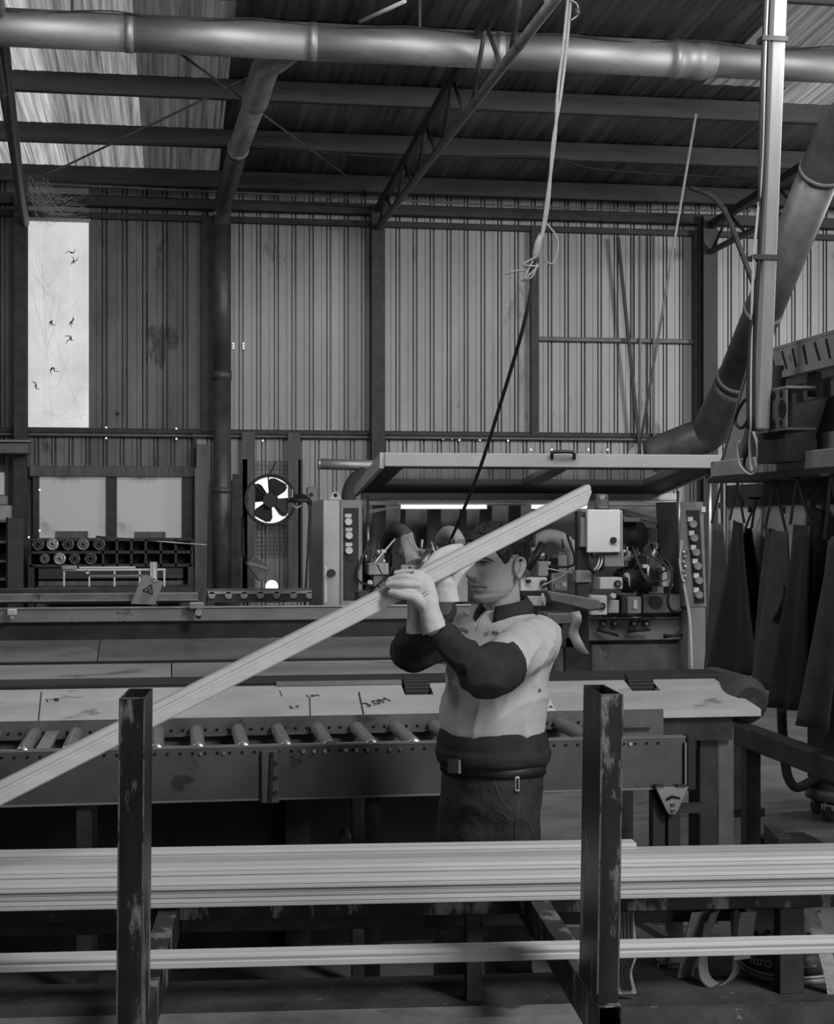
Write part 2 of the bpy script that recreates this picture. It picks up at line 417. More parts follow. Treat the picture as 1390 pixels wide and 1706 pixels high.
# glowing streaked panels added under the roof, imitating light on the foil
def foil_glow(x0, y0, y1, lo, hi, seed):
    m = bpy.data.materials.new('foil_glow_sheet'); m.use_nodes = True; nt = m.node_tree; b = nt.nodes['Principled BSDF']
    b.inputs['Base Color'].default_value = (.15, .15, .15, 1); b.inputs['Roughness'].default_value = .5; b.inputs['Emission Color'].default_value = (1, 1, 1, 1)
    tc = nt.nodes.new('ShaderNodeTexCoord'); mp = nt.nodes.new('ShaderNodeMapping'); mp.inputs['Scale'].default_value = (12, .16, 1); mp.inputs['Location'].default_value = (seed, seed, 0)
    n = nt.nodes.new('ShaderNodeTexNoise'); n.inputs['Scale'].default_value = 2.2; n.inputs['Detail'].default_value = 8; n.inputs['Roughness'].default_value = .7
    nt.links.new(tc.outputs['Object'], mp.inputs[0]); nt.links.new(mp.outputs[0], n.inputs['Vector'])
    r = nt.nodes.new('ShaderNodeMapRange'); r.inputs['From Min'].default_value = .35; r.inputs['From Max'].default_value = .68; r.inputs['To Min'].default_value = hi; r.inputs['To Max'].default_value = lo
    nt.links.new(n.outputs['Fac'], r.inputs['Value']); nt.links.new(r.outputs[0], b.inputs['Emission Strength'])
    s_ = roof_sheet_mesh(.8, y0, y1); me_ = s_.mesh('foil_glow_sheet')
    return link('foil_glow_sheet', me_, m, roof, Vector((x0, 0, -.012)))
foil_glow(-1.92, 12.2, 17.3, .10, .72, 1.0); foil_glow(-1.12, 12.2, 17.3, .02, .4, 3.0); foil_glow(-.32, 12.2, 17.3, .005, .09, 5.0)
foil_glow(4.75, 9.0, 13.6, .004, .16, 7.0); foil_glow(5.55, 9.0, 14.5, .01, .36, 9.0)
PURL = [17.05, 15.55, 14.05, 12.6, 11.2, 9.8, 8.4, 7.0, 5.6, 4.2]
p0 = None
for y in PURL:
    z = roof_z(y)
    p = MB().box((XL, y - .035, z - .19), (XR, y + .035, z - .005)).build('purlin', M_TIMBERP, roof, .008)
# walls left and right of the view and the far gable keep the place closed
for nm, x in (('wall_left', XL - .05), ('wall_right', XR + .05)):
    o = MB().box((x - .03, 3.4, 0), (x + .03, YW + .3, 6.3)).build(nm, M_SHEETD); tag(o, kind='structure')

# ---- steel columns and roof trusses (run from the wall towards the viewer)
def column(px, wid, x=None):
    x = W(px, 500, YW).x if x is None else x
    c = thing('steel_column', (x, YW - .2, 0), kind='structure')
    MB().box((x - wid / 2, YW - .30, 0), (x + wid / 2, YW - .28, ZT + .15)).build('flange', M_STEELD, c)
    MB().box((x - wid / 2, YW - .14, 0), (x + wid / 2, YW - .12, ZT + .15)).build('flange', M_STEELD, c)
    MB().box((x - .01, YW - .28, 0), (x + .01, YW - .14, ZT + .15)).build('web', M_STEELD, c)
    MB().box((x - wid / 2 - .04, YW - .34, 0), (x + wid / 2 + .04, YW - .08, .015)).build('base_plate', M_STEELD, c)
    return x
def truss(x, zb0, zb1, zt0, zt1, yend, r=.035):
    t = thing('roof_truss', (x, YW - .3, zb0), kind='structure')
    ya = YW - .2
    B = lambda y: Vector((x, y, zb0 + (zb1 - zb0) * (ya - y) / (ya - yend)))
    T = lambda y: Vector((x, y, zt0 + (zt1 - zt0) * (ya - y) / (ya - yend)))
    MB().tube([B(ya), B(yend)], r, 10).build('bottom_chord', M_STEEL, t)
    MB().bar(T(ya), T(yend), .07, .08).build('top_chord', M_STEELD, t)
    n = 9
    for i in range(n):
        y0 = ya + (yend - ya) * (i + .1) / n; y1 = ya + (yend - ya) * (i + .5) / n; y2 = ya + (yend - ya) * (i + .9) / n
        MB().tube([B(y0), T(y1)], .018, 6).build('web_bar', M_STEELD, t); MB().tube([T(y1), B(y2)], .018, 6).build('web_bar', M_STEELD, t)
xc = column(625, .15); truss(xc, 5.02, 4.78, 5.22, 5.52, 5.0)
xc = column(1170, .17); truss(xc, 4.85, 4.85, 5.15, 5.5, 5.0)
xc = column(38, .13)
br = thing('rafter_brace', W(40, 362, YW - .3), kind='structure')
MB().tube([W(42, 372, 17.2), W(34, 318, 16.2), W(5, 66, 12.0), W(-12, -60, 10.4)], .045, 8).build('brace_tube', M_STEEL, br)
MB().tube([W(36, 345, 17.1), W(12, 200, 14.0), W(-6, 90, 12.0)], .03, 8).build('brace_tube', M_STEEL, br)
MB().bar(W(2, 160, 13.0), W(20, 150, 13.2), .03, .03).build('cross_tie', M_STEEL, br)
# tension rods crossing in the roof bay and cables along the purlins
def rod(name, pts, r, m=M_STEELD): 
    o = MB().tube(pts, r, 6).build(name, m); return tag(o, kind='structure')
rod('trim_1', [W(60, 300, 16.9), W(430, 122, 12.6)], .011, M_STEEL)
rod('trim_2', [W(290, 82, 11.9), W(612, 318, 17.0)], .011, M_STEEL)
rod('trim_3', [W(600, 36, 11.2), W(675, 2, 10.6)], .014, M_STEELL)
rod('trim_4', smooth_path([W(-40, 232, 15.45), W(200, 240, 15.45), W(420, 244, 15.45), W(650, 262, 15.45), W(900, 262, 15.45), W(1000, 282, 15.45), W(1250, 298, 15.45)]), .014, M_CORD)
rod('trim_5', smooth_path([W(60, 306, 16.95), W(330, 318, 16.95), W(600, 330, 16.95), W(900, 345, 16.95), W(1250, 352, 16.95)]), .012, M_STEEL)
# ================================================================== DUCTS, PIPES, ROPES
zd = W(695, 78, 11.5).z
du = thing('overhead_duct', (W(695, 78, 11.5).x, 11.5, zd), 'long galvanised extraction duct running across under the roof', 'duct')
xs = [W(p, 60, 11.5).x for p in (-160, 216, 520, 830, 1165, 1560)]
rr = .135
for i in range(5):
    r_ = rr if i < 4 else rr * .93
    MB().tube([(xs[i], 11.5, zd), (xs[i + 1], 11.5, zd)], r_, 36).build('duct_section', M_DUCT, du)
for i in (1, 2, 3):
    MB().tube([(xs[i] - .03, 11.5, zd), (xs[i] + .03, 11.5, zd)], rr + .006, 36).build('joint_band', M_DUCT, du)
MB().lathe((xs[4] - .22, 11.5, zd), (1, 0, 0), [(rr, 0), (rr + .014, .01), (rr + .014, .05), (rr + .004, .06), (rr + .004, .18), (rr + .016, .19), (rr + .016, .24), (rr * .93, .34)], 36).build('reducer_collar', M_DUCT, du)
for i, px in enumerate((120, 700, 1300)):
    x = W(px, 60, 11.5).x
    MB().bar((x, 11.5, zd + rr), (x, 11.5, roof_z(11.5)), .02, .004).build('hanger_strap', M_STEELD, du)
# cable draped along the duct
o = MB().tube(smooth_path([(xs[0] + k * (xs[5] - xs[0]) / 26, 11.5 - .10 - .01 * (k % 3), zd + .095 + .022 * math.sin(k * 1.7)) for k in range(27)], 4), .006, 5).build('draped_cable', M_CORD)
tag(o, 'thin dark cable lying along the top of the overhead duct', 'cable')

br = thing('branch_duct', W(370, 1000, 17.1), 'grey branch duct bending from the overhead duct down the wall', 'duct')
MBR = mat('branch_galvanised', .38, .5, .5, .3, 8, spots=.15, spot_v=.2, spot_scale=12)
A = W(500, 90, 11.55); A.z = zd - .05
path = smooth_path([A, W(468, 98, 11.9), W(447, 106, 12.2), W(436, 132, 12.6), W(425, 170, 13.1)], 5)
MB().tube(path, [.05 + .06 * min(1, i / 8) for i in range(len(path))], 20).build('swept_elbow', MBR, br)
P1, P2, P3 = W(427, 165, 13.05), W(397, 248, 14.9), W(374, 335, 17.0)
MB().tube([P1, P2], .095, 22).build('slanted_pipe', MBR, br)
MB().tube(smooth_path([P2, sub(P2, P3, .6), W(372, 338, 16.9), W(370, 372, 17.12)], 5), .095, 22).build('lower_bend', M_DUCTD, br)
MB().tube([sub(P2, P1, .02), sub(P2, P3, .02)], .102, 22).build('joint_band', M_GALV, br)
d0, d1 = W(370, 362, 17.12), W(370, 1000, 17.12)
MB().tube([d0, (d0.x, 17.12, W(370, 620, 17.12).z)], .098, 22).build('down_pipe', M_DUCTD, br)
MB().tube([(d0.x, 17.12, W(370, 626, 17.12).z), (d0.x, 17.12, .3)], .098, 22).build('down_pipe', M_DUCTD, br)
MB().tube([(d0.x, 17.12, W(370, 633, 17.12).z), (d0.x, 17.12, W(370, 618, 17.12).z)], .106, 22).build('joint_band', M_DUCTD, br)
MB().tube([(d0.x, 17.12, W(370, 822, 17.12).z), (d0.x, 17.12, W(370, 812, 17.12).z)], .106, 22).build('joint_band', M_DUCTD, br)
for px in (359, 380):
    MB().sphere(W(px, 355, 16.98), .018, 8, 5).build('clamp_bolt', M_CHROME, br)
MB().tube([(d0.x, 17.12, d0.z - .04), (d0.x, 17.12, d0.z)], .108, 22).build('clamp', M_STEELD, br)

rd = thing('angled_duct', W(1180, 740, 11.8), 'big dark sloping extraction duct between moulder hood and right-hand roof', 'duct')
q0, q1, q2, q3, q4, q5 = W(1470, 150, 8.9), W(1408, 205, 9.3), W(1368, 285, 9.7), W(1222, 640, 11.4), W(1180, 722, 11.9), W(1085, 760, 12.2)
MB().tube(smooth_path([V((q0.x + .30, 8.3, roof_z(8.3) - .36)), V((q0.x + .20, 8.5, q0.z + .45)), q0, q1, sub(q1, q2, .6), q2], 5), .142, 26).build('upper_elbow', M_DUCTD, rd)
MB().tube([q2, q3], .137, 26).build('sloping_pipe', M_DUCTD, rd)
mid = sub(q2, q3, .42)
for t in (.0, .62, .97): MB().tube([sub(q2, q3, t - .008), sub(q2, q3, t + .012)], .147, 26).build('joint_band', M_STEEL, rd)
MB().tube(smooth_path([q3, sub(q3, q4, .6), q4, sub(q4, q5, .35), q5], 6), .142, 26).build('lower_elbow', M_DUCTD, rd)
k = (q3 - q2).normalized(); sx = k.cross(Vector((0, -1, 0))).normalized()
MB().bar(q2 + sx * -.12 + Vector((0, -.09, 0)), q3 + sx * -.12 + Vector((0, -.09, 0)), .012, .012).build('seam', M_GALV, rd)

# leaning white conduit post with cables, at the right
cp = thing('conduit_post', W(1268, 705, 7.3), 'pale upright square post with cables, rising beside the aprons', 'post')
pa, pb = W(1269, 716, 7.3), W(1297, 0, 7.3); pt = pb + (pb - pa) * ((roof_z(7.3) - .03 - pb.z) / (pb.z - pa.z))
MB().bar(pa, pt, .072, .06, Vector((0, 1, 0))).build('post', mat('post_timber_pale', .33, .6, 0, .2, 3, (6, 6, .5)), cp, .008)
for i, (o1, o2, o3, r_, m_) in enumerate(((-.052, -.058, -.05, .010, M_CORD), (-.068, -.085, -.06, .007, M_CORDW), (-.080, -.06, -.075, .008, M_CORD))):
    ps = [sub(pa, pt, t) + Vector((dx, -.03, 0)) for t, dx in ((0, o1), (.1, o1 - .012), (.22, o2), (.34, o3), (.5, o1), (.75, o3), (1, o1))]
    MB().tube(smooth_path(ps, 5), r_, 7).build('cable', m_, cp)
for t in (.22, .5): 
    c = sub(pa, pt, t); MB().box(c + Vector((-.09, -.045, -.012)), c + Vector((.04, .035, .012))).build('clip_band', M_STEELD, cp)

# hanging rope with knots, and the black lead it carries
rp = thing('hanging_rope', W(905, 400, 9.0), 'pale knotted rope hanging from the roof', 'rope')
yr = 9.0
top = W(948, -20, yr); tz = Vector((top.x + .05, yr, roof_z(yr)))
MB().tube(smooth_path([tz, W(946, 0, yr), W(930, 150, yr), W(925, 230, yr), W(912, 330, yr), W(904, 385, yr), W(897, 420, yr)]), .010, 7).build('rope_strand', M_ROPE, rp)
MB().tube(smooth_path([tz + Vector((.02, 0, 0)), W(951, 0, yr), W(936, 150, yr), W(921, 240, yr), W(915, 330, yr), W(906, 385, yr), W(893, 425, yr)]), .009, 7).build('rope_strand', M_ROPE, rp)
MB().tube(smooth_path([W(910, 372, yr), W(926, 392, yr), W(930, 415, yr), W(922, 438, yr), W(912, 437, yr), W(908, 428, yr)]), .006, 6).build('rope_loop', M_ROPE, rp)
MB().tube(smooth_path([W(951, 0, yr - .02), W(962, 8, yr - .02), W(963, 24, yr - .02), W(952, 34, yr - .02)]), .005, 6).build('rope_loop', M_ROPE, rp)
MB().tube([W(900, 392, yr), W(897, 405, yr), W(893, 425, yr), W(890, 434, yr)], [.010, .022, .022, .010], 8).build('knot', M_ROPE, rp)
for a_, b_, c_ in (((893, 428), (872, 441), (895, 444)), ((888, 434), (874, 465), (897, 443)), ((880, 450), (858, 452), (842, 457)), ((896, 440), (886, 462), (868, 468))):
    MB().tube(smooth_path([W(*a_, yr - .02), W(*b_, yr - .04), W(*c_, yr - .02)]), .006, 6).build('rope_end', M_ROPE, rp)
MB().tube([W(962, 15, yr - .02), W(963, 25, yr - .02)], .016, 8).build('hook', M_STEELD, rp)
ld = MB().tube(smooth_path([W(893, 436, 9.02), W(884, 490, 9.05), W(868, 560, 9.2), W(838, 660, 9.6), W(800, 780, 10.2), W(764, 870, 10.9), W(752, 897, 11.1)]), .012, 7).build('hanging_cable', M_CORD)
tag(ld, 'black cable slung from the knotted rope down into the moulder', 'cable')
gl = MB().tube([W(1160, 190, 10.6), W(1121, 420, 10.6), W(1064, 757, 11.0)], .010, 6).build('thin_conduit', mat('grey_conduit', .14, .6, 0, .2, 10))
tag(gl, 'thin light conduit slanting across the framed wall bay', 'pipe')
g2 = MB().tube(smooth_path([W(1150, 312, 11.9), W(1185, 326, 11.8), W(1210, 356, 11.7), W(1232, 410, 11.6), W(1266, 500, 11.5)]), .022, 8).build('bent_pipe', M_STEELD)
tag(g2, 'short bent grey pipe beside the sloping dark duct', 'pipe')
# ================================================================== FAN AND LEFT WORK AREA
yf = YW - .22
fn = thing('exhaust_fan', W(452, 1000, yf), 'four-bladed wall exhaust fan glowing with daylight behind wire mesh', 'fan')
fc = W(451, 833, yf); R0 = .255
MB().lathe(fc + V((0, .12, 0)), (0, -1, 0), [(R0 + .035, 0), (R0 + .035, .10), (R0 + .01, .10), (R0, .02), (R0, 0)], 40).build('ring', M_STEELD, fn)
MB().cyl(fc + V((0, .125, 0)), fc + V((0, .115, 0)), R0 + .01, 40).build('opening', mat('bright_opening', .8, .6, emit=1.0), fn)
for k in range(4):
    a = math.radians(62 + 90 * k); u = V((math.cos(a), 0, math.sin(a))); w = V((-math.sin(a), 0, math.cos(a)))
    poly = []
    for t, hw in ((.03, .03), (.09, .07), (.16, .115), (.21, .115), (.238, .07)):
        poly.append((t, hw))
    pts = [fc + u * t + w * hw + V((0, .05 + hw * .25, 0)) for t, hw in poly] + [fc + u * t - w * hw * .85 + V((0, .05 - hw * .25, 0)) for t, hw in reversed(poly)]
    MB().prism(pts, (0, .006, 0)).build('blade', M_BLACK, fn)
MB().cyl(fc + V((0, .09, 0)), fc + V((0, -.03, 0)), .085, 20).build('motor_hub', M_BLACK, fn)
for s_ in (0, math.pi / 2):
    u = V((math.cos(s_ + .78), 0, math.sin(s_ + .78)))
    MB().bar(fc + u * R0 + V((0, .02, 0)), fc - u * R0 + V((0, .02, 0)), .012, .012, V((0, 1, 0))).build('guard_bar', M_BLACK, fn)
MB().tube(smooth_path([fc + V((.05, -.03, .06)), W(447, 800, yf - .05), W(455, 780, yf - .05), W(460, 768, yf - .05)]), .008, 6).build('lead', M_CORD, fn)
# square mesh guard on its timber frame
g = thing('mesh_guard', W(452, 985, yf + .02), 'square wire mesh panel on upright timbers around the wall fan', 'guard')
xa, xb = W(412, 800, yf).x, W(502, 800, yf).x; za, zb = W(450, 925, yf).z, W(450, 768, yf).z
nx, nz = 14, 22
wires = MB()
for i in range(nx + 1):
    x = xa + (xb - xa) * i / nx
    wires.box((x - .003, yf + .135, za), (x + .003, yf + .141, zb))
for j in range(nz + 1):
    z = za + (zb - za) * j / nz
    wires.box((xa, yf + .129, z - .003), (xb, yf + .135, z + .003))
wm = wires.build('wire_mesh', M_STEELD, g); wm['kind'] = 'stuff'
for pa, pb, y0, y1 in ((403, 425, 720, 1000), (480, 500, 720, 985), (497, 504, 765, 990), (404, 412, 765, 990)):
    a, b_ = W(pa, 800, yf + .06), W(pb, 800, yf + .06)
    MB().box((a.x, yf + .03, max(W(450, y1, yf).z, 0)), (b_.x, yf + .09, W(450, y0, yf).z)).build('timber_upright', M_TIMBER if pb - pa > 10 else M_STEELD, g)
pl = MB().bar(W(388, 1135, yf), W(396, 790, yf), .11, .03, V((0, 1, 0))).build('leaning_plank', M_TIMBERP); tag(pl, 'weathered plank standing between down pipe and fan', 'plank')
tm = MB().bar(W(332, 1135, yf - .05), W(338, 740, yf - .05), .13, .05, V((0, 1, 0))).build('leaning_plank', M_SHEETD); tag(tm, 'pale plank standing left of the down pipe', 'plank')
# round bright lamp near the bench
lm = thing('round_lamp', W(453, 990, 16.6), 'small round glowing white lamp low between the timbers', 'lamp')
MB().sphere(W(453, 977, 16.6), .068, 20, 12).build('globe', mat('lamp_globe', .8, .4, emit=1.1), lm)
MB().cyl(W(453, 988, 16.6), W(453, 1001, 16.6), .03, 12).build('lamp_base', M_STEELD, lm)
MB().box(W(440, 1001, 16.7), W(466, 1004, 16.4)).build('foot', M_STEELD, lm)
# dark dust scoop leaning
sp = thing('dust_scoop', W(430, 980, 16.9), 'dark metal dust scoop hanging below the fan', 'scoop')
a = [W(408, 938, 16.9), W(420, 924, 16.9), W(449, 945, 16.9), W(443, 962, 16.9), W(430, 968, 16.9)]
MB().prism(a, (0, -.16, 0)).build('pan', M_STEEL, sp, .01)
MB().prism([p + V((.005, -.162, 0)) for p in (W(414, 935, 16.9), W(446, 944, 16.9), W(445, 949, 16.9), W(411, 940, 16.9))], (0, -.01, 0)).build('rim', M_STEELM, sp)
MB().tube([W(410, 940, 16.85), W(406, 920, 16.85), W(404, 860, 16.85)], .014, 6).build('handle', M_BLACK, sp)
# work lamp on a stand
wl = thing('work_lamp', W(512, 1000, 15.5), 'dark shaded work lamp on a thin stand next to the moulder', 'lamp')
sh = W(500, 832, 15.5)
MB().lathe(sh + V((0, 0, .06)), (0, 0, -1), [(.01, 0), (.05, .01), (.10, .045), (.13, .085), (.12, .09), (.04, .03)], 20).build('shade', M_BLACK, wl)
MB().tube(smooth_path([sh, W(515, 842, 15.5), W(514, 900, 15.5), W(508, 1010, 15.5)]), .012, 8).build('stand_pole', M_STEELD, wl)
MB().tube(smooth_path([W(487, 815, 15.45), W(488, 838, 15.45), W(494, 846, 15.45), W(502, 842, 15.45)]), .007, 6).build('lead', M_CORDW, wl)
MB().lathe((W(508, 1010, 15.5).x, 15.5, 0), (0, 0, 1), [(.18, 0), (.18, .02), (.03, .05), (.015, W(508, 1008, 15.5).z)], 16).build('base', M_STEELD, wl)
jb = thing('switch_box', W(519, 832, 16.4), 'small grey switch box on a post right of the fan', 'box')
MB().box(W(510, 838, 16.4), W(529, 811, 16.3)).build('case', M_STEELM, jb, .01)
MB().box(V((W(515, 985, 16.5).x, 16.5, 0)), W(524, 838, 16.42)).build('post', M_STEELD, jb)
MB().cyl(W(519, 824, 16.3), W(519, 824, 16.27), .02, 10).build('dial', M_BLACK, jb)
hp = thing('cross_pipe', W(575, 774, 12.9), 'short horizontal grey pipe behind the left end of the moulder hood', 'pipe')
MB().tube([W(530, 773, 12.9), W(640, 776, 12.9)], .045, 16).build('pipe', M_DUCT, hp)
MB().tube([W(530, 773, 12.9), W(533, 773, 12.9)], .052, 16).build('flange', M_GALV, hp)
MB().tube(smooth_path([W(604, 790, 12.8), W(590, 802, 12.6), W(582, 822, 12.4), W(580, 850, 12.3)]), .06, 14).build('flexible_bend', M_RUBBER, hp)

# ---- tool rack with cutter heads under the window
yk = 16.4
tr = thing('tool_rack', W(180, 1000, yk), 'dark pigeonhole tool rack below the frosted window', 'rack')
x0, x1 = W(50, 930, yk).x, W(320, 930, yk).x; z0, z1 = W(180, 1005, yk).z, W(180, 899, yk).z; zm = W(180, 920, yk).z; zn = W(180, 942, yk).z
MB().box((x0, yk + .30, .0), (x1, yk + .33, z1)).build('back_board', M_STEELD, tr)
for z in (z1, zm, zn): MB().box((x0, yk - .02, z - .015), (x1, yk + .30, z + .015)).build('shelf', M_STEELD, tr)
for px in (50, 172, 195, 219, 243, 268, 293, 320):
    x = W(px, 920, yk).x; MB().box((x - .012, yk - .02, zn - .01), (x + .012, yk + .30, z1)).build('divider', M_STEELD, tr)
for px in (52, 318):
    x = W(px, 920, yk).x; MB().box((x - .03, yk - .02, 0), (x + .03, yk + .3, zn)).build('leg', M_STEELD, tr)
xq0, xq1 = W(64, 950, yk).x, W(305, 950, yk).x
MB().box((xq0, yk + .02, W(180, 964, yk).z), (xq1, yk + .05, W(180, 945, yk).z)).build('front_board', M_TIMBERP, tr)
MB().box((xq0, yk + .02, W(180, 1005, yk).z), (xq1, yk + .05, W(180, 968, yk).z)).build('front_board', M_TIMBER, tr)
heads = [(63, 907, 10, 0), (87, 907, 10, 2), (113, 907, 10, 0), (138, 907, 10, 1), (165, 907, 10, 0), (74, 931, 8, 1), (99, 931, 10, 2), (124, 931, 9, 0), (151, 931, 10, 0)]
mh = [mat('cutter_dark', .10, .4, .5, .3, 20), mat('cutter_mid', .25, .35, .6, .3, 20), mat('cutter_bright', .5, .3, .7, .2, 20)]
names = ['leftmost of the upper row', 'second in the upper row, bright', 'third in the upper row', 'fourth in the upper row', 'last in the upper row', 'leftmost of the lower row', 'second in the lower row, bright', 'third in the lower row', 'last in the lower row']
for (px, py, rp_, k), nm in zip(heads, names):
    c = W(px, py, yk - .06); r_ = rp_ / 153
    h = thing('cutter_head', c + V((0, 0, -r_)), 'round moulder cutter head, ' + nm, 'cutter', 'cutter heads stored in the rack')
    MB().lathe(c + V((0, .16, 0)), (0, -1, 0), [(.002, 0), (r_, 0), (r_, .13), (r_ * .9, .15), (r_ * .62, .15), (r_ * .58, .13), (r_ * .40, .13), (r_ * .38, .17), (r_ * .28, .17), (r_ * .26, .08), (.002, .08)], 24).build('body', mh[k], h)
    for q in range(4):
        a = q * math.pi / 2 + .3 * k; u = V((math.cos(a), 0, math.sin(a)))
        MB().bar(c + u * r_ * .80 + V((0, .10, 0)), c + u * r_ * .80 + V((0, .004, 0)), .010, .016).build('knife', M_CHROME if k else M_STEELM, h)
for i, (pa, pb, y0, y1) in enumerate(((93, 146, 885, 899), (224, 276, 886, 899))):
    o = MB().box(W(pa, y1, 16.85), W(pb, y0, 16.75)).build('dark_carton', M_TIMBER, None, .004)
    tag(o, 'low dark carton on the window sill, ' + ('left' if i == 0 else 'right') + ' pane', 'box', 'cartons on the sill')
o = MB().tube([W(160, 894, 16.5), W(345, 908, 16.3)], .012, 6).build('steel_bar', M_GALV); tag(o, 'thin steel bar resting across the top of the tool rack', 'bar')
# measuring stand of white tubes
ms = thing('measuring_stand', W(190, 976, 14.6), 'low white tubular measuring stand on the back bench', 'stand'); ym = 14.6
for px in (107, 149, 191, 233, 274): MB().box(W(px - 1.5, 977, ym), W(px + 1.5, 950 if px != 149 else 960, ym + .03)).build('upright', M_WHITE, ms)
MB().box(W(105, 951, ym), W(276, 947, ym + .03)).build('rail', M_WHITE, ms)
MB().box(W(132, 947, ym - .01), W(226, 943.5, ym + .02)).build('rail', M_WHITE, ms)
MB().box(W(150, 961, ym), W(240, 957.5, ym + .03)).build('scale_bar', M_STEELM, ms)
MB().box(W(103, 948, ym - .03), W(129, 942, ym + .05)).build('end_stop', M_GALV, ms)
MB().box(W(250, 965, ym - .03), W(262, 936, ym + .03)).build('flip_stop', M_STEELL, ms)
MB().sphere(W(145, 955, ym - .03), .03, 10, 6).build('clamp_knob', M_GALV, ms)
bbn = thing('back_bench', V((W(190, 977, 14.7).x, 14.7, 0)), 'plain dark bench carrying the white measuring stand', 'bench')
zq = W(190, 977.5, 14.6).z; xq2, xq3 = W(60, 977, 14.6).x, W(318, 977, 14.6).x
MB().box((xq2, 14.5, zq - .05), (xq3, 15.0, zq - .001)).build('bench_top', M_STEELD, bbn)
for x in (xq2 + .05, xq3 - .05):
    for y_ in (14.55, 14.95): MB().box((x - .04, y_ - .04, 0), (x + .04, y_ + .04, zq - .05)).build('leg', M_STEELD, bbn)
# left cupboard, offcut post, ledge box
cb = thing('open_cupboard', W(10, 1000, 15.4), 'open dark cupboard with thin shelves at the left edge', 'cupboard')
x0, x1 = W(-60, 900, 15.4).x, W(14, 900, 15.4).x
MB().box((x0, 15.75, 0), (x1, 15.78, W(0, 870, 15.4).z)).build('back_panel', M_STEELD, cb)
for y_ in (868, 903, 935, 965): MB().box((x0, 15.4, W(0, y_, 15.4).z - .012), (x1, 15.75, W(0, y_, 15.4).z + .012)).build('shelf', M_STEEL, cb)
MB().box((x1 - .02, 15.4, 0), (x1, 15.75, W(0, 862, 15.4).z)).build('side_panel', M_STEELD, cb)
o = MB().box(V((W(14, 1000, 15.3).x, 15.3, 0)), W(38, 863, 15.2)); o = o.build('timber_post', M_TIMBERP, None, .006); tag(o, 'squared grey timber post beside the open cupboard', 'post')
bx = thing('cardboard_box', W(5, 870, 15.5), 'pale cardboard box on top of the open cupboard', 'box')
MB().box(W(-40, 866, 15.65), W(16, 842, 15.4)).build('box_body', mat('carton_pale', .3, .8, 0, .25, 5), bx, .004)
MB().box(W(-40, 841, 15.6), W(10, 826, 15.42)).build('paper_stack', mat('paper_grey', .22, .8, 0, .25, 5), bx, .004)
MB().box(W(-40, 825, 15.6), W(6, 787, 15.5)).build('upright_card', M_PAPER, bx, .004)
lb = thing('wall_trough', W(15, 760, 17.0), 'rusty metal trough fixed on the wall left of the bright window', 'trough')
MB().box(W(-40, 757, 17.2), W(47, 738, 16.95)).build('trough_body', M_STEEL, lb, .01)
MB().box(W(-40, 738, 17.22), W(50, 733, 16.92)).build('lip', M_STEELM, lb)
# cobwebs and dead leaves caught on the window sheet
for i, (px, py) in enumerate(((120, 422), (122, 436), (86, 535), (120, 535), (88, 612), (195, 690), (118, 565), (60, 640))):
    m_ = MB(); c = W(px, py, YW - .06)
    for k in range(5):
        a = random.uniform(0, 6.28); l = random.uniform(.015, .09)
        m_.tube([c, c + V((math.cos(a) * l * .5, random.uniform(-.02, .02), math.sin(a) * l * .6)), c + V((math.cos(a + .5) * l, 0, math.sin(a + .5) * l))], [.006, .005, .0015], 5)
    o = m_.build('leaf_debris', M_BLACK); tag(o, 'dark wisp of leaf litter caught in webs ' + ['on the upper right of the bright window', 'just under the topmost wisp on the bright window', 'at the left middle of the bright window', 'at the right middle of the bright window', 'at the lower middle of the bright window', 'at the foot of the dirty sheet by the bright window', 'below the right middle wisp of the bright window', 'at the left edge of the bright window'][i], 'debris')
m_ = MB()
for k in range(16):
    a = W(random.uniform(50, 75), random.uniform(390, 690), YW - .05); b_ = W(random.uniform(85, 146), random.uniform(390, 705), YW - .05)
    mid = sub(a, b_, .5) + V((0, -.02, -random.uniform(.05, .2)))
    m_.tube(smooth_path([a, mid, b_], 5), .0008, 4)
o = m_.build('cobweb', mat('web', .35, .9)); tag(o, 'dusty cobweb threads sagging across the bright window', 'cobweb', kind='stuff')
m_ = MB()
for k in range(70):
    a = W(random.uniform(40, 80), random.uniform(290, 335), 16.9); b_ = W(random.uniform(60, 150), random.uniform(320, 372), 17.1)
    m_.tube(smooth_path([a, sub(a, b_, .5) + V((0, 0, -random.uniform(.05, .2))), b_], 4), .0014, 4)
o = m_.build('cobweb', mat('web_pale', .45, .9)); tag(o, 'pale tangled cobweb above the bright window head', 'cobweb', kind='stuff')

# ---- long saw bench line in the middle distance
sb = thing('saw_bench', W(300, 1140, 8.0), 'long steel docking saw bench with sloping bright cover plates', 'bench')
xa, xb = -2.6, W(800, 1080, 7.8).x
def plate(name, pts2, m, t=.006, x0=xa, x1=xb, bev=0):
    (ya, za), (yb, zb) = pts2
    d = V((0, yb - ya, zb - za)).normalized(); n_ = V((0, d.z, -d.y)) * t
    return MB().prism([(x0, ya, za), (x0, yb, zb), (x0, yb, zb) + n_ if False else V((x0, yb, zb)) + n_, V((x0, ya, za)) + n_], (x1 - x0, 0, 0)).build(name, m, sb, bev)
def zc(py, Y, px=400): return W(px, py, Y).z
xm = W(286, 1115, 7.5).x
MSAT = mat('satin_plate', .34, .30, .85, .35, 1.6, (.5, 3, 3), spots=.12, spot_v=.18, spot_scale=3)
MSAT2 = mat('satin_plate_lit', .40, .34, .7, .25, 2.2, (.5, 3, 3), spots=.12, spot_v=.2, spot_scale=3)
plate('cover_plate', ((7.35, zc(1131, 7.35)), (7.60, zc(1103, 7.60))), MSAT2, x1=xm - .003)
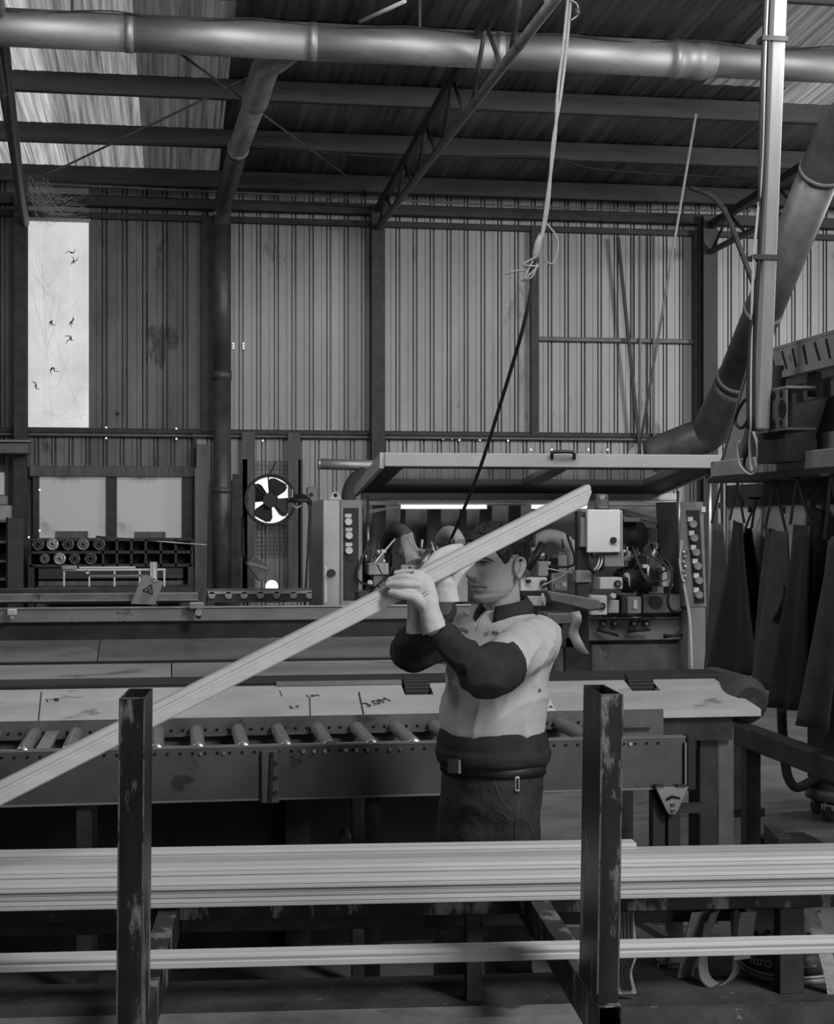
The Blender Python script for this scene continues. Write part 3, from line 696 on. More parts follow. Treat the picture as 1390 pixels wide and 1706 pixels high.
plate('cover_plate', ((7.35, zc(1131, 7.35)), (7.60, zc(1103, 7.60))), MSAT2, x0=xm + .003)
xn = W(166, 1080, 7.9).x
plate('chute_plate', ((7.66, zc(1098, 7.66)), (7.98, zc(1063, 7.98))), MSAT, x1=xn - .003)
plate('chute_plate', ((7.66, zc(1098, 7.66)), (7.98, zc(1063, 7.98))), MSAT, x0=xn + .003)
MB().box((xa, 7.62, zc(1112, 7.62)), (xb, 7.65, zc(1099, 7.65))).build('gap_rail', M_BLACK, sb)
MB().box((xa, 8.10, zc(1066, 8.1)), (xb, 8.14, zc(1033, 8.1))).build('recess_panel', M_STEELD, sb)
MB().box((xa, 8.06, zc(1034, 8.06)), (xb, 8.2, zc(1013, 8.06))).build('fence_beam', M_STEELM, sb, .004)
MB().box((xa, 8.05, zc(1012, 8.05)), (xb, 8.10, zc(1010, 8.05))).build('fence_edge', M_GALV, sb)
MB().box((xa, 8.6, zc(1003, 8.6)), (W(330, 1000, 8.6).x, 8.66, zc(987, 8.6))).build('back_rail', M_STEEL, sb, .004)
MB().box((xa, 8.56, zc(1000, 8.56)), (W(330, 1000, 8.6).x, 8.6, zc(998, 8.56))).build('back_rail_edge', M_GALV, sb)
MB().box((xa, 8.8, zc(992, 8.8)), (W(158, 990, 8.8).x, 8.85, zc(978, 8.8))).build('upper_rail', M_STEELD, sb, .004)
MB().box((xa, 7.4, .60), (xb, 7.46, zc(1134, 7.4))).build('apron_panel', M_STEELD, sb)
for px in (-150, 250, 640): 
    x = W(px, 1100, 7.8).x
    for y_ in (7.5, 8.1): MB().box((x - .04, y_ - .04, 0), (x + .04, y_ + .04, .95)).build('leg', M_STEELD, sb)
    MB().box((x - .03, 7.5, .88), (x + .03, 8.62, .96)).build('cross_beam', M_STEELD, sb)
    MB().box((x - .03, 8.145, .90), (x + .03, 8.2, zc(1036, 8.1))).build('riser', M_STEELD, sb); MB().box((x - .03, 8.58, .90), (x + .03, 8.64, zc(995, 8.6))).build('riser', M_STEELD, sb)
    MB().box((x - .03, 8.64, .90), (x + .03, 8.84, zc(985, 8.82))).build('riser', M_STEELD, sb)
st = thing('fence_stop', W(328, 1022, 8.0), 'small sliding stop with round knob clamped on the saw fence', 'clamp')
MB().box(W(316, 1013, 8.04), W(340, 1004, 7.96)).build('stop_body', M_STEELM, st, .004)
MB().box(W(322, 1020, 8.04), W(334, 1012, 7.98)).build('clamp_jaw', M_STEELD, st)
MB().cyl(W(331, 1020, 7.98), W(331, 1020, 7.93), .018, 12).build('knob', M_GALV, st)
MB().sphere(W(331, 1027, 7.97), .014, 10, 6).build('knob_tip', M_BLACK, st)
s2 = thing('fence_stop', W(18, 1022, 8.0), 'small pale stop on the saw fence at the left edge', 'clamp')
MB().box(W(14, 1024, 8.04), W(27, 1015, 7.98)).build('stop_body', M_STEELL, s2, .004); MB().box(W(19, 1030, 8.04), W(22, 1022, 7.99)).build('pin', M_STEELL, s2)
# hanging caution tag
cg = thing('caution_tag', W(238, 1008, 8.5), 'pale caution tag with black warning triangle hanging by the saw fence', 'tag')
c4 = [W(218, 1006, 8.5), W(259, 1007, 8.5), W(272, 970, 8.5), W(243, 957, 8.5), W(236, 962, 8.5)]
MB().prism(c4, (0, -.004, 0)).build('card', mat('tag_card', .22, .6, 0, .15, 6), cg)
yy = 8.494
def outline(pts, w): 
    m_ = MB()
    for i in range(len(pts)): m_.bar(pts[i], pts[(i + 1) % len(pts)], w, .001, V((0, 1, 0)))
    return m_
tri = [W(238, 984, yy), W(254, 990, yy), W(252, 974, yy)]
outline(tri, .007).build('warning_triangle', M_INK, cg)
MB().prism([W(244, 985, yy), W(249, 987, yy), W(250, 979, yy), W(247, 981, yy)], (0, -.001, 0)).build('hazard_symbol', M_INK, cg)
for i, (dx, dy, ln) in enumerate(((0, 0, 15), (-1, 4, 14), (-2, 8, 13), (-3, 12, 10))):
    MB().bar(W(236 + dx, 988 + dy, yy), W(236 + dx + ln, 988 + dy + ln * .35, yy), .005, .001, V((0, 1, 0))).build('print_line', M_PRINT, cg)
MB().tube([W(257, 966, 8.49), W(258, 955, 8.52), W(256, 940, 8.6)], .004, 5).build('tag_string', M_CORDW, cg)
MB().pipe(W(257, 966, 8.49), W(257, 966, 8.485), .012, .006, 14).build('eyelet', M_GALV, cg)
# small roller feed table in front of the fan
rf = thing('roller_feed', W(450, 1005, 13.2), 'low steel feed table with a row of small rollers left of the moulder', 'conveyor')
xa2, xb2 = W(346, 990, 13.2).x, W(552, 990, 13.2).x
MB().box((xa2, 13.1, zc(989, 13.1)), (xb2, 13.16, zc(985, 13.1))).build('front_rail', M_GALV, rf)
MB().box((xa2, 13.12, zc(1004, 13.1)), (xb2, 13.16, zc(991, 13.1))).build('side_plate', M_STEELD, rf)
MB().box((xa2, 13.6, zc(1000, 13.1)), (xb2, 13.64, zc(985, 13.1))).build('rear_rail', M_STEEL, rf)
for i, px in enumerate((353, 381, 407, 434, 461, 489, 516, 541)): MB().cyl(W(px, 992, 13.1), W(px, 992, 13.1) + V((0, .5, 0)), .03, 12).build('roller', M_GALV, rf)
for px in (352, 545):
    for y_ in (13.14, 13.6): x = W(px, 990, 13.1).x; MB().box((x - .03, y_ - .03, 0), (x + .03, y_ + .03, zc(1000, 13.1))).build('leg', M_STEELD, rf)
# ================================================================== THE MOULDER (four-sided planer)
Ym = 11.2
mo = thing('moulder_machine', W(860, 1150, 11.6) * 1, 'large grey moulder machine with raised glazed hood behind the man', 'machine')
mo.location.z = 0
def bx(name, pa, ya, pb, yb, Y, dep, m, parent=mo, bev=.006):
    a, b_ = W(pa, ya, Y), W(pb, yb, Y)
    return MB().box((a.x, Y, a.z), (b_.x, Y + dep, b_.z)).build(name, m, parent, bev)
def cy(name, px, py, Y, r, dep, m, parent=mo, n=16):
    c = W(px, py, Y); return MB().cyl(c, c + V((0, dep, 0)), r, n).build(name, m, parent)
# bed and body
bed0, bed1 = W(548, 1012, Ym), W(1150, 1030, Ym)
MB().box((bed0.x, Ym + .05, 0), (W(1145, 1030, Ym).x, 12.3, W(700, 1008, Ym).z)).build('base_body', M_STEEL, mo, .01)
bx('bed_front', 981, 1068, 1148, 1031, Ym - .05, .12, M_STEELM)
bx('door', 987, 1250, 1142, 1072, Ym - .02, .06, M_STEEL)
for px in (1006, 1138): cy('door_screw', px, 1078, Ym - .03, .014, .012, M_CHROME)
bx('bed_edge', 975, 1032, 1150, 1027, Ym - .06, .2, M_STEELL)
for px, py in ((1006, 1039), (1026, 1039), (1057, 1039), (1078, 1039)):
    k = cy('bed_knob', px, py, Ym - .09, .026, .05, M_BLACK)
    MB().cyl(W(px, py, Ym - .10), W(px, py, Ym - .085), .012, 10).build('knob_cap', M_STEELM, k)
for (xa_, ya_), (xb_, yb_) in (((995, 1048), (1030, 1059)), ((1062, 1034), (1092, 1029)), ((1046, 1051), (1084, 1049)), ((1106, 1060), (1138, 1058))):
    MB().tube([W(xa_, ya_, Ym - .1), W((xa_ + xb_) / 2, (ya_ + yb_) / 2, Ym - .11), W(xb_, yb_, Ym - .12)], [.018, .010, .010], 8).build('clamp_lever', M_BLACK, mo)
# left end cabinet and control panel
MEND = mat('end_sheet', .32, .32, .6, .25, 2.5)
bx('end_cabinet', 538, 1010, 569, 832, Ym - .25, .9, MEND)
a = [W(549, 833, Ym - .2), W(552, 824, Ym - .2), W(557, 819, Ym - .2), W(563, 820, Ym - .2), W(567, 826, Ym - .2), W(570, 833, Ym - .2)]
lug = MB().prism(a, (0, .02, 0)).build('lifting_lug', M_STEELL, mo)
MB().cyl(W(559, 825, Ym - .205), W(559, 825, Ym - .2), .014, 14).build('lug_hole', M_HOLE, lug)
pn = bx('control_panel', 567, 1010, 604, 833, Ym - .27, .5, M_STEELM)
bx('inset_plate', 572, 1001, 598, 846, Ym - .275, .02, M_BLACK, pn)
for i, (px, py) in enumerate(((581, 869), (582, 892), (582, 917))):
    kb = cy('push_button', px, py, Ym - .31, .026, .05, M_GALV, pn); bx('button_label', px - 6, py - 7, px + 5, py - 13, Ym - .28, .012, M_PAPER, pn, 0)
cy('key_switch', 584, 929, Ym - .285, .02, .02, M_BLACK, pn)
cy('end_knob', 553, 955, Ym - .3, .028, .06, M_BLACK)
bx('scale_strip', 541, 1005, 545, 944, Ym - .26, .02, M_PAPER)
MB().tube([W(613, 826, Ym), W(613, 935, Ym)], .010, 8).build('gas_strut', M_STEELD, mo); MB().tube([W(613.5, 877, Ym - .01), W(613.5, 935, Ym - .01)], .012, 8).build('strut_rod', M_GALV, mo)
# right control panel
pts = [W(1127, 836, Ym - .25), W(1172, 836, Ym - .25), W(1178, 1012, Ym - .25), W(1143, 1012, Ym - .25)]
pr = MB().prism(pts, (0, .5, 0)).build('control_panel', M_STEELM, mo, .006)
pts = [W(1144, 850, Ym - .26), W(1166, 850, Ym - .26), W(1174, 1004, Ym - .26), W(1158, 1004, Ym - .26)]
MB().prism(pts, (0, .02, 0)).build('inset_plate', M_BLACK, pr)
for px, py in ((1156, 873), (1158, 896), (1161, 920), (1164, 943), (1166, 967), (1166, 991)):
    cy('push_button', px, py, Ym - .31, .027, .06, M_GALV, pr); bx('button_label', px - 9, py - 4, px - 1, py - 12, Ym - .285, .03, M_PAPER, pr, 0)
bx('panel_foot', 1147, 1250, 1176, 1012, Ym - .25, .5, M_STEELM)
bx('warning_label', 1169, 853, 1176, 844, Ym - .265, .02, M_WHITE, pr, 0)
# hood, raised: underside towards the viewer
yF, yB = 10.45, 11.95
hx0, hx1 = W(640, 770, yF).x, W(1198, 770, yF).x
zF, zB = W(900, 779, yF).z, W(850, 823, yB).z
hood = thing('hood', V(((hx0 + hx1) / 2, yB, zB))); hood.parent = mo; hood.location = V(((hx0 + hx1) / 2, yB, zB)) - mo.location
def hp_(x, t, dz=0): return V((x, yF + (yB - yF) * t, zF + (zB - zF) * t + dz))
MB().box((hx0, yF - .03, zF), (hx1, yF + .03, W(900, 756, yF).z)).build('front_bar', mat('hood_paint', .29, .5, 0, .08, 4), hood, .006)
def strip(name, xa_, xb_, t0, t1, m, th=.05, x2=None):
    p = [hp_(xa_, t0), hp_(xb_, t0), hp_(xb_ if x2 is None else x2[1], t1), hp_(xa_ if x2 is None else x2[0], t1)]
    return MB().prism(p, (0, 0, th)).build(name, m, hood)
strip('rear_frame', hx0, hx1, .66, 1.0, M_BLACK)
strip('front_frame', hx0, hx1, .0, .06, M_BLACK)
strip('side_frame', hx0, hx0 + .14, .06, .66, M_BLACK)
strip('side_frame', hx1 - .24, hx1, .06, .66, M_BLACK)
xm_ = (hx0 + hx1) / 2 + .06
strip('middle_frame', xm_ - .06, xm_ + .06, .06, .66, M_BLACK)
MG = bpy.data.materials.new('hood_glass'); MG.use_nodes = True
nt = MG.node_tree; nt.nodes.remove(nt.nodes['Principled BSDF']); mo_ = nt.nodes['Material Output']
tr1 = nt.nodes.new('ShaderNodeBsdfTransparent'); tr1.inputs[0].default_value = (.8, .8, .8, 1)
gl1 = nt.nodes.new('ShaderNodeBsdfPrincipled'); gl1.inputs['Base Color'].default_value = (.5, .5, .5, 1); gl1.inputs['Roughness'].default_value = .2
mx1 = nt.nodes.new('ShaderNodeMixShader'); mx1.inputs[0].default_value = .35
nt.links.new(tr1.outputs[0], mx1.inputs[1]); nt.links.new(gl1.outputs[0], mx1.inputs[2]); nt.links.new(mx1.outputs[0], mo_.inputs[0])
strip('glass_pane', hx0 + .14, xm_ - .06, .06, .66, MG, .01)
strip('glass_pane', xm_ + .06, hx1 - .24, .06, .66, MG, .01)
MB().prism([V((hx0 - .03, yF - .02, W(900, 756, yF).z)), hp_(hx0 - .03, .0, -.01), hp_(hx0 - .03, 1.0, -.02), hp_(hx0 - .03, 1.0, .05)], (.03, 0, 0)).build('side_plate', M_STEELL, hood)
MB().prism([V((hx1, yF - .02, W(900, 756, yF).z)), hp_(hx1, .0, -.01), hp_(hx1, 1.0, -.02), hp_(hx1, 1.0, .05)], (.03, 0, 0)).build('side_plate', M_STEELL, hood)
p = [W(920, 764, yF - .03), W(920, 757, yF - .07), W(923, 753, yF - .08), W(952, 753, yF - .08), W(957, 757, yF - .07), W(957, 764, yF - .03)]
MB().tube(smooth_path(p, 3), .012, 8).build('handle', M_BLACK, hood)
bx('head_rail', 604, 833, 1128, 822, 11.9, .12, M_STEELL)
bx('head_rail', 604, 842, 1128, 835, 11.75, .05, M_WHITE)
for pa, pb in ((668, 811), (886, 978)):
    c0, c1 = W(pa, 844.5, 11.55), W(pb, 844.5, 11.55)
    MB().cyl(c0, c1, .016, 14).build('lamp_tube', M_TUBE, mo)
bx('lamp_channel', 660, 841, 985, 838, 11.56, .05, M_STEELL)
bx('lamp_channel', 1015, 843, 1120, 836, 11.5, .05, M_WHITE)
MB().prism([W(607, 858, 11.4), W(650, 848, 11.4), W(668, 846, 11.4), W(668, 842, 11.4), W(607, 850, 11.4)], (0, .1, 0)).build('lamp_bracket', M_STEELM, mo)
bx('rear_panel', 604, 1010, 1130, 838, 12.3, .04, M_STEEL)
MB().prism([W(1040, 848, 11.6), W(1105, 866, 11.6), W(1105, 874, 11.6), W(1040, 858, 11.6)], (0, .1, 0)).build('hood_arm', M_STEELM, mo)
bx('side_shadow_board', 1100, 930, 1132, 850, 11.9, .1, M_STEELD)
# suction hoses inside
MHO = mat('hose_grey', .17, .55, 0, .2, 8); MHW = mat('hose_white', .55, .5, 0, .1, 10)
for px, w in ((632, .055), (672, .02), (724, .055), (772, .03), (810, .05), (858, .05), (895, .04)):
    MB().tube([W(px, 842, 12.1), W(px - 2, 900, 12.0), W(px - 6, 925, 11.8)], w, 14).build('suction_hose', MHO, mo)
MB().tube(smooth_path([W(640, 915, 11.9), W(652, 890, 11.7), W(668, 884, 11.5), W(680, 896, 11.3)]), .052, 16).build('elbow', MHO, mo)
MB().tube([W(677, 895, 11.25), W(690, 938, 11.15)], [.05, .062], 18).build('white_nozzle', MHW, mo)
nb = bx('nozzle_block', 668, 958, 698, 941, Ym - .1, .15, M_STEELL); bx('nozzle_slot', 681, 950, 685, 944, Ym - .105, .01, M_BLACK, nb, 0)
MB().tube(smooth_path([W(735, 900, 11.6), W(744, 888, 11.4), W(757, 890, 11.2), W(766, 906, 11.1)]), .05, 16).build('elbow', MHW, mo)
path = smooth_path([W(892, 915, 11.4), W(902, 899, 11.3), W(920, 894, 11.25), W(942, 903, 11.2), W(956, 922, 11.2), W(956, 955, 11.2)], 8)
MB().tube(path, [.052 + (.006 if i % 2 else 0) for i in range(len(path))], 16).build('corrugated_hose', MHW, mo)
MB().tube(smooth_path([W(682, 893, 11.1), W(686, 888, 11.1), W(688, 900, 11.1), W(694, 912, 11.1), W(706, 918, 11.1), W(730, 912, 11.15)]), .008, 6).build('air_line', M_CORDW, mo)
MB().tube(smooth_path([W(1094, 930, 11.0), W(1112, 935, 11.0), W(1120, 960, 10.95), W(1113, 1000, 10.95), W(1120, 1018, 11.0), W(1138, 1016, 11.0)]), .011, 7).build('air_line', M_CORD, mo)
# spindle motors, blocks and clamps along the bed
def motor(px, py, r, dep, Y, m, fins=True):
    c = W(px, py, Y)
    mt = MB().lathe(c, (0, 1, 0), [(.004, 0), (r * .55, 0), (r * .6, .015), (r * .92, .02), (r, .04), (r, dep), (.004, dep)], 22).build('motor', m, mo)
    if fins:
        fm = MB()
        for k in range(14):
            a_ = k * 2 * math.pi / 14; u = V((math.cos(a_), 0, math.sin(a_)))
            fm.bar(c + u * r * 1.03 + V((0, .05, 0)), c + u * r * 1.03 + V((0, dep * .9, 0)), .008, .02)
        f_ = fm.build('fin_ring', m, mt)
    return mt
motor(1060, 893, .115, .35, 11.4, M_STEELD)
motor(1055, 967, .085, .25, 11.0, M_BLACK); motor(1080, 967, .09, .25, 11.05, M_BLACK)
motor(629, 985, .075, .2, Ym, M_STEELM, False); motor(652, 960, .08, .3, Ym + .15, M_STEELD)
blocks = [(606, 1003, 618, 925, 11.35, M_STEELD), (617, 945, 641, 916, 11.25, M_STEELM), (614, 958, 648, 938, 11.1, M_STEELL), (622, 996, 642, 958, 11.12, M_STEELM), (655, 955, 668, 922, 11.1, M_BLACK),
          (700, 950, 716, 915, 11.2, M_STEELM), (705, 1005, 735, 965, 11.2, M_STEELD), (760, 1003, 780, 940, 11.3, M_STEELL), (860, 950, 873, 905, 11.2, M_STEELL),
          (868, 985, 912, 962, 11.0, M_WHITE), (878, 1010, 910, 993, 11.0, M_STEELL), (897, 960, 914, 935, 11.05, M_STEELL), (916, 955, 930, 930, 11.1, M_BLACK), (920, 985, 946, 955, 11.05, M_STEELL),
          (930, 957, 945, 925, 11.15, M_WHITE), (1000, 982, 1038, 962, 10.95, M_WHITE), (1008, 945, 1040, 918, 11.0, M_STEELL), (985, 1025, 1012, 992, 10.95, M_WHITE), (1014, 1022, 1032, 1000, 11.0, M_STEELL),
          (1036, 1023, 1046, 993, 11.0, M_STEELD), (1046, 1023, 1069, 994, 10.98, M_STEELM), (1072, 1022, 1135, 990, 11.05, M_STEEL), (1104, 978, 1122, 945, 11.0, M_STEELL), (1118, 930, 1140, 895, 11.3, M_STEELL),
          (1040, 935, 1052, 918, 11.1, M_STEELL), (1078, 975, 1092, 925, 11.3, M_STEELM), (1058, 960, 1080, 930, 11.3, M_STEELD), (820, 1010, 860, 985, 11.1, M_STEELM), (1040, 870, 1068, 862, 11.3, M_STEELM), (1070, 935, 1096, 880, 11.7, M_STEEL)]
for pa, ya_, pb, yb_, Y, m in blocks: bx('spindle_block', pa, ya_, pb, yb_, Y, .18, m)
for px, py in ((908, 973), (1030, 973), (1004, 1010)):
    k = cy('clamp_knob', px, py, 10.93, .026, .06, M_BLACK); cy('knob_cap', px, py, 10.925, .012, .01, M_GALV, k)
for px, py, h_ in ((631, 900, 30), (889, 890, 40), (902, 905, 30), (882, 905, 45), (735, 915, 25), (1062, 912, 15), (1040, 905, 20), (724, 950, 30), (912, 925, 20), (1060, 955, 12)):
    MB().cyl(W(px, py + h_, 11.1), W(px, py, 11.1), .014, 8).build('adjusting_screw', M_STEELD, mo); MB().cyl(W(px, py + h_ * .5, 11.1), W(px, py + h_ * .9, 11.1), .028, 10).build('lock_nut', M_GALV, mo)
for (x0_, y0_), (x1_, y1_) in (((880, 950), (905, 905)), ((874, 960), (893, 925)), ((700, 950), (716, 918)), ((1000, 950), (1010, 930)), ((1084, 945), (1092, 905))):
    MB().tube([W(x0_, y0_, 10.98), W(x1_, y1_, 11.0)], [.022, .03], 10).build('air_cylinder', M_BLACK if x0_ in (880, 1000) else M_GALV, mo)
rnd = random.Random(21)
for k in range(46):                     # small fittings, bolts and sensors crowding the spindles
    zone = ((608, 662), (698, 760), (868, 958), (984, 1036), (1040, 1122))[k % 5]
    px, py = rnd.uniform(*zone), rnd.uniform(905, 1000); s_ = rnd.uniform(2.0, 5.5); Yk = rnd.uniform(10.86, 10.98)
    m_ = rnd.choice((M_BLACK, M_GALV, M_STEELL, M_WHITE, M_STEELD))
    if k % 3 == 0: cy('fitting', px, py, Yk, s_ / 235, .06, m_, mo, 12)
    elif k % 3 == 1: bx('fitting', px - s_, py + s_ * .7, px + s_, py - s_ * .7, Yk, .06, m_, mo, .003)
    else: MB().cyl(W(px, py + s_ * 2, Yk), W(px + rnd.uniform(-4, 4), py - s_ * 2, Yk), s_ * .45 / 235, 10).build('fitting', m_, mo)
for k in range(14):
    zone = ((610, 660), (700, 760), (870, 955), (1040, 1125))[k % 4]
    a_ = W(rnd.uniform(*zone), rnd.uniform(890, 930), 10.95); b2_ = W(rnd.uniform(*zone), rnd.uniform(940, 1000), 10.92)
    mid = sub(a_, b2_, .5) + V((rnd.uniform(-.12, .12), -.06, -rnd.uniform(.0, .12)))
    MB().tube(smooth_path([a_, mid, b2_], 6), rnd.choice((.005, .007, .009)), 6).build('air_line', rnd.choice((M_CORD, M_CORD, M_CORDW)), mo)
bx('motor_plate', 1056, 1014, 1062, 999, 10.97, .012, M_PAPER, mo, 0)
cy('fan_cover_hole', 1093, 1003, 11.04, .05, .02, M_BLACK)
c0 = W(1142, 920, 10.95)
for k in range(7): MB().sphere(W(1139 + (k % 2) * 3, 920 + k * 8, 10.93), .013, 8, 5).build('chain_link', M_CHROME, mo)
MB().tube(smooth_path([W(1136, 900, 10.95), W(1133, 935, 10.95), W(1142, 985, 10.95), W(1150, 1040, 10.95), W(1153, 1120, 10.95)]), .011, 7).build('air_line', M_CORDW, mo)
MB().tube([W(1131, 818, 10.95), W(1132, 930, 10.95)], .009, 7).build('gas_strut', M_GALV, mo)
MB().tube([W(1183, 786, 10.6), W(1183, 905, 10.6), W(1178, 1130, 10.6)], .012, 8).build('side_rod', M_GALV, mo)
MB().cyl(W(1183, 803, 10.6), W(1183, 792, 10.6), .03, 12).build('rod_joint', M_GALV, mo)
# ---- control cabinet on its own dark post, with beacon
ec = thing('control_cabinet', V((W(972, 1100, 10.5).x, 10.5, 0)), 'light grey electrical cabinet with beacon on a dark post', 'cabinet')
yc = 10.45
bx('case', 981, 920, 1036, 850, yc, .2, M_WHITE, ec)
dr = bx('door', 979, 921, 1034, 849, yc - .03, .03, M_WHITE, ec)
k = cy('latch_knob', 1023, 900, yc - .05, .022, .03, M_BLACK, dr)
bx('door_edge', 1035.5, 920, 1038, 850, yc - .02, .03, M_STEELL, ec)
bx('terminal_box', 968, 912, 981, 862, yc + .02, .15, M_STEELM, ec)
MB().lathe(W(1003, 848, yc + .08), (0, 0, 1), [(.052, 0), (.052, .02), (.047, .02), (.047, .095), (.04, .105), (.002, .105)], 18).build('beacon', mat('beacon_lens', .09, .2, 0, .3, 10), ec)
MB().cyl(W(1003, 849, yc + .08), W(1003, 846, yc + .08), .055, 18).build('beacon_base', M_BLACK, ec)
a = W(972, 1000, yc + .08); MB().box((a.x - .04, yc + .08, 0), (a.x + .04, yc + .16, W(972, 852, yc).z)).build('post', M_STEELD, ec)
MB().prism([W(912, 984, yc - .1), W(1000, 999, yc - .1), W(1004, 1006, yc - .1), W(1000, 1016, yc - .1), W(985, 1018, yc - .1), W(918, 1002, yc - .1)], (0, .12, 0)).build('arm', M_STEEL, ec, .01)
for i in range(6):
    z = W(972, 953 + i * 3.2, yc).z; MB().box((a.x - .055, yc + .065, z - .009), (a.x + .055, yc + .175, z + .009)).build('binding_cord', M_STEELM, ec, .004)
MB().lathe((a.x, yc + .12, 0), (0, 0, 1), [(.12, 0), (.12, .012), (.002, .012)], 16).build('base_plate', M_STEELD, ec)
bx('cabinet_tray', 1008, 945, 1038, 921, yc, .12, M_STEELM, ec)
MB().tube(smooth_path([W(985, 921, yc + .05), W(988, 935, yc), W(982, 945, yc), W(990, 955, yc + .05)]), .010, 7).build('lead', M_CORD, ec)
for dx in (0, 5): MB().tube(smooth_path([W(1000 + dx, 921, yc + .05), W(997 + dx, 940, yc), W(990 + dx, 950, yc)]), .006, 6).build('lead', M_CORDW, ec)
# outfeed support beside the post (behind the man)
of = thing('outfeed_support', V((W(945, 1100, 10.2).x, 10.2, 0)), 'dark box beam support with pale cloth strip behind the man', 'support')
bx('beam', 908, 1080, 958, 1062, 10.2, .3, M_STEELD, of)
bx('beam', 912, 1040, 952, 1022, 10.3, .3, M_STEEL, of)
for px in (912, 950): x = W(px, 1090, 10.25).x; MB().box((x - .04, 10.2, 0), (x + .04, 10.28, W(930, 1062, 10.2).z)).build('leg', M_STEELD, of)
MB().box((W(920, 1040, 10.3).x, 10.34, W(920, 1062, 10.3).z), (W(940, 1040, 10.3).x, 10.42, W(930, 1040, 10.3).z)).build('riser', M_STEELD, of)
cl = MB()
pp = [W(958, 1020, 10.12), W(962, 1035, 10.1), W(956, 1055, 10.12), W(966, 1078, 10.1), W(975, 1092, 10.12)]
pp = smooth_path(pp, 4); vs = []
for q in pp: vs += [q + V((-.035, 0, 0)), q + V((.03, -.01, .01)), q + V((.03, .0, .01)), q + V((-.035, .01, 0))]
cl.loft([vs[i * 4:i * 4 + 4] for i in range(len(pp))], True).build('cloth_strip', M_STEELM, of)
# ================================================================== CONVEYORS
# roller conveyor in front; belt conveyor with sloped plate behind it
yf_, yb_ = 5.35, 5.86
zr = W(400, 1243, yf_).z
rc = thing('roller_conveyor', V((0.3, 5.6, 0)), 'long steel roller conveyor with perforated front beam behind the man', 'conveyor')
xl, xr = -2.6, W(1157, 1240, yf_).x
zbm = W(400, 1335, yf_).z
MBEAM = mat('beam_paint', .105, .45, .3, .35, 3, spots=.14, spot_v=.05, spot_scale=4)
MB().box((xl, yf_, zbm), (xr, yf_ + .008, zr)).build('front_beam', MBEAM, rc)
MB().box((xl, yf_ - .002, zr - .006), (xr, yf_ + .045, zr)).build('top_flange', M_STEELM, rc, .002)
MB().box((xl, yf_ - .002, zbm), (xr, yf_ + .05, zbm + .008)).build('bottom_flange', M_STEELM, rc, .002)
MB().box((xl, yb_, zbm + .03), (xr + .05, yb_ + .008, zr + .035)).build('rear_beam', M_STEEL, rc)
MB().box((xl, yb_ - .03, zr - .03), (xr, yb_, zr - .024)).build('rear_flange', M_STEEL, rc)
MB().box((xr - .03, yf_ - .012, zbm - .004), (xr + .004, yf_ + .05, zr + .004)).build('end_plate', M_BLACK, rc, .004)
MB().box((xr - .04, yf_ - .018, zbm + .01), (xr - .034, yf_, zr - .02)).build('end_weld', M_STEELM, rc)
hm = MB(); x = xl + .1
while x < xr - .1:
    for z in (zr - .022,):
        hm.cyl((x, yf_ - .0025, z), (x, yf_ - .0005, z), .0055, 8)
        hm.cyl((x + .012, yb_ - .0025, z + .012), (x + .012, yb_ - .0005, z + .012), .006, 8)
    x += .042
o = hm.build('hole_row', M_HOLE, rc); o['kind'] = 'stuff'
rol = None; roll_px = [-20, 48, 120, 262, 329, 401, 470, 539, 607, 675, 742, 810, 878, 960]
for px in [-90] + roll_px:
    p = W(px, 1226, 5.6); c0 = V((p.x, yf_ + .01, zr - .006)); 
    if rol is None:
        rol = MB().lathe((p.x, yf_ + .012, zr - .012), (0, 1, 0), [(.006, 0), (.022, 0), (.025, .006), (.025, .48), (.022, .486), (.006, .486)], 18).build('roller', M_GALV, rc)
        MB().cyl((p.x, yf_ + .0, zr - .012), (p.x, yb_ + .0, zr - .012), .007, 8).build('axle', M_STEELD, rc)
    else:
        ref = wloc(rol); place(rol, 'roller', rc, V((p.x, ref.y, ref.z)))
x = W(82, 1228, 5.6).x; MB().box((x - .028, yf_ + .02, zr - .01), (x + .02, yb_ - .03, zr + .004)).build('stop_plate', M_GALV, rc, .002)
x = W(450, 1290, yf_).x
MB().box((x - .03, yf_ - .02, zbm - .006), (x + .03, yf_, zr - .015)).build('splice_plate', M_STEEL, rc, .003)
MB().bar((x + .006, yf_ - .024, zr - .02), (x, yf_ - .024, zbm), .012, .01, V((0, 1, 0))).build('splice_rib', M_STEELD, rc)
for dz in (.03, .08, .13): MB().cyl((x + .018, yf_ - .03, zbm + dz), (x + .018, yf_ - .02, zbm + dz), .007, 8).build('bolt', M_STEELD, rc)
for px in (335, 373, 506, 524, 542, 577, 595, 613, 650, 668, 1051): 
    p = W(px, 1252, yf_ - .006); MB().cyl((p.x, yf_ - .008, zr - .022), (p.x, yf_, zr - .022), .007, 8).build('bolt', M_GALV, rc)
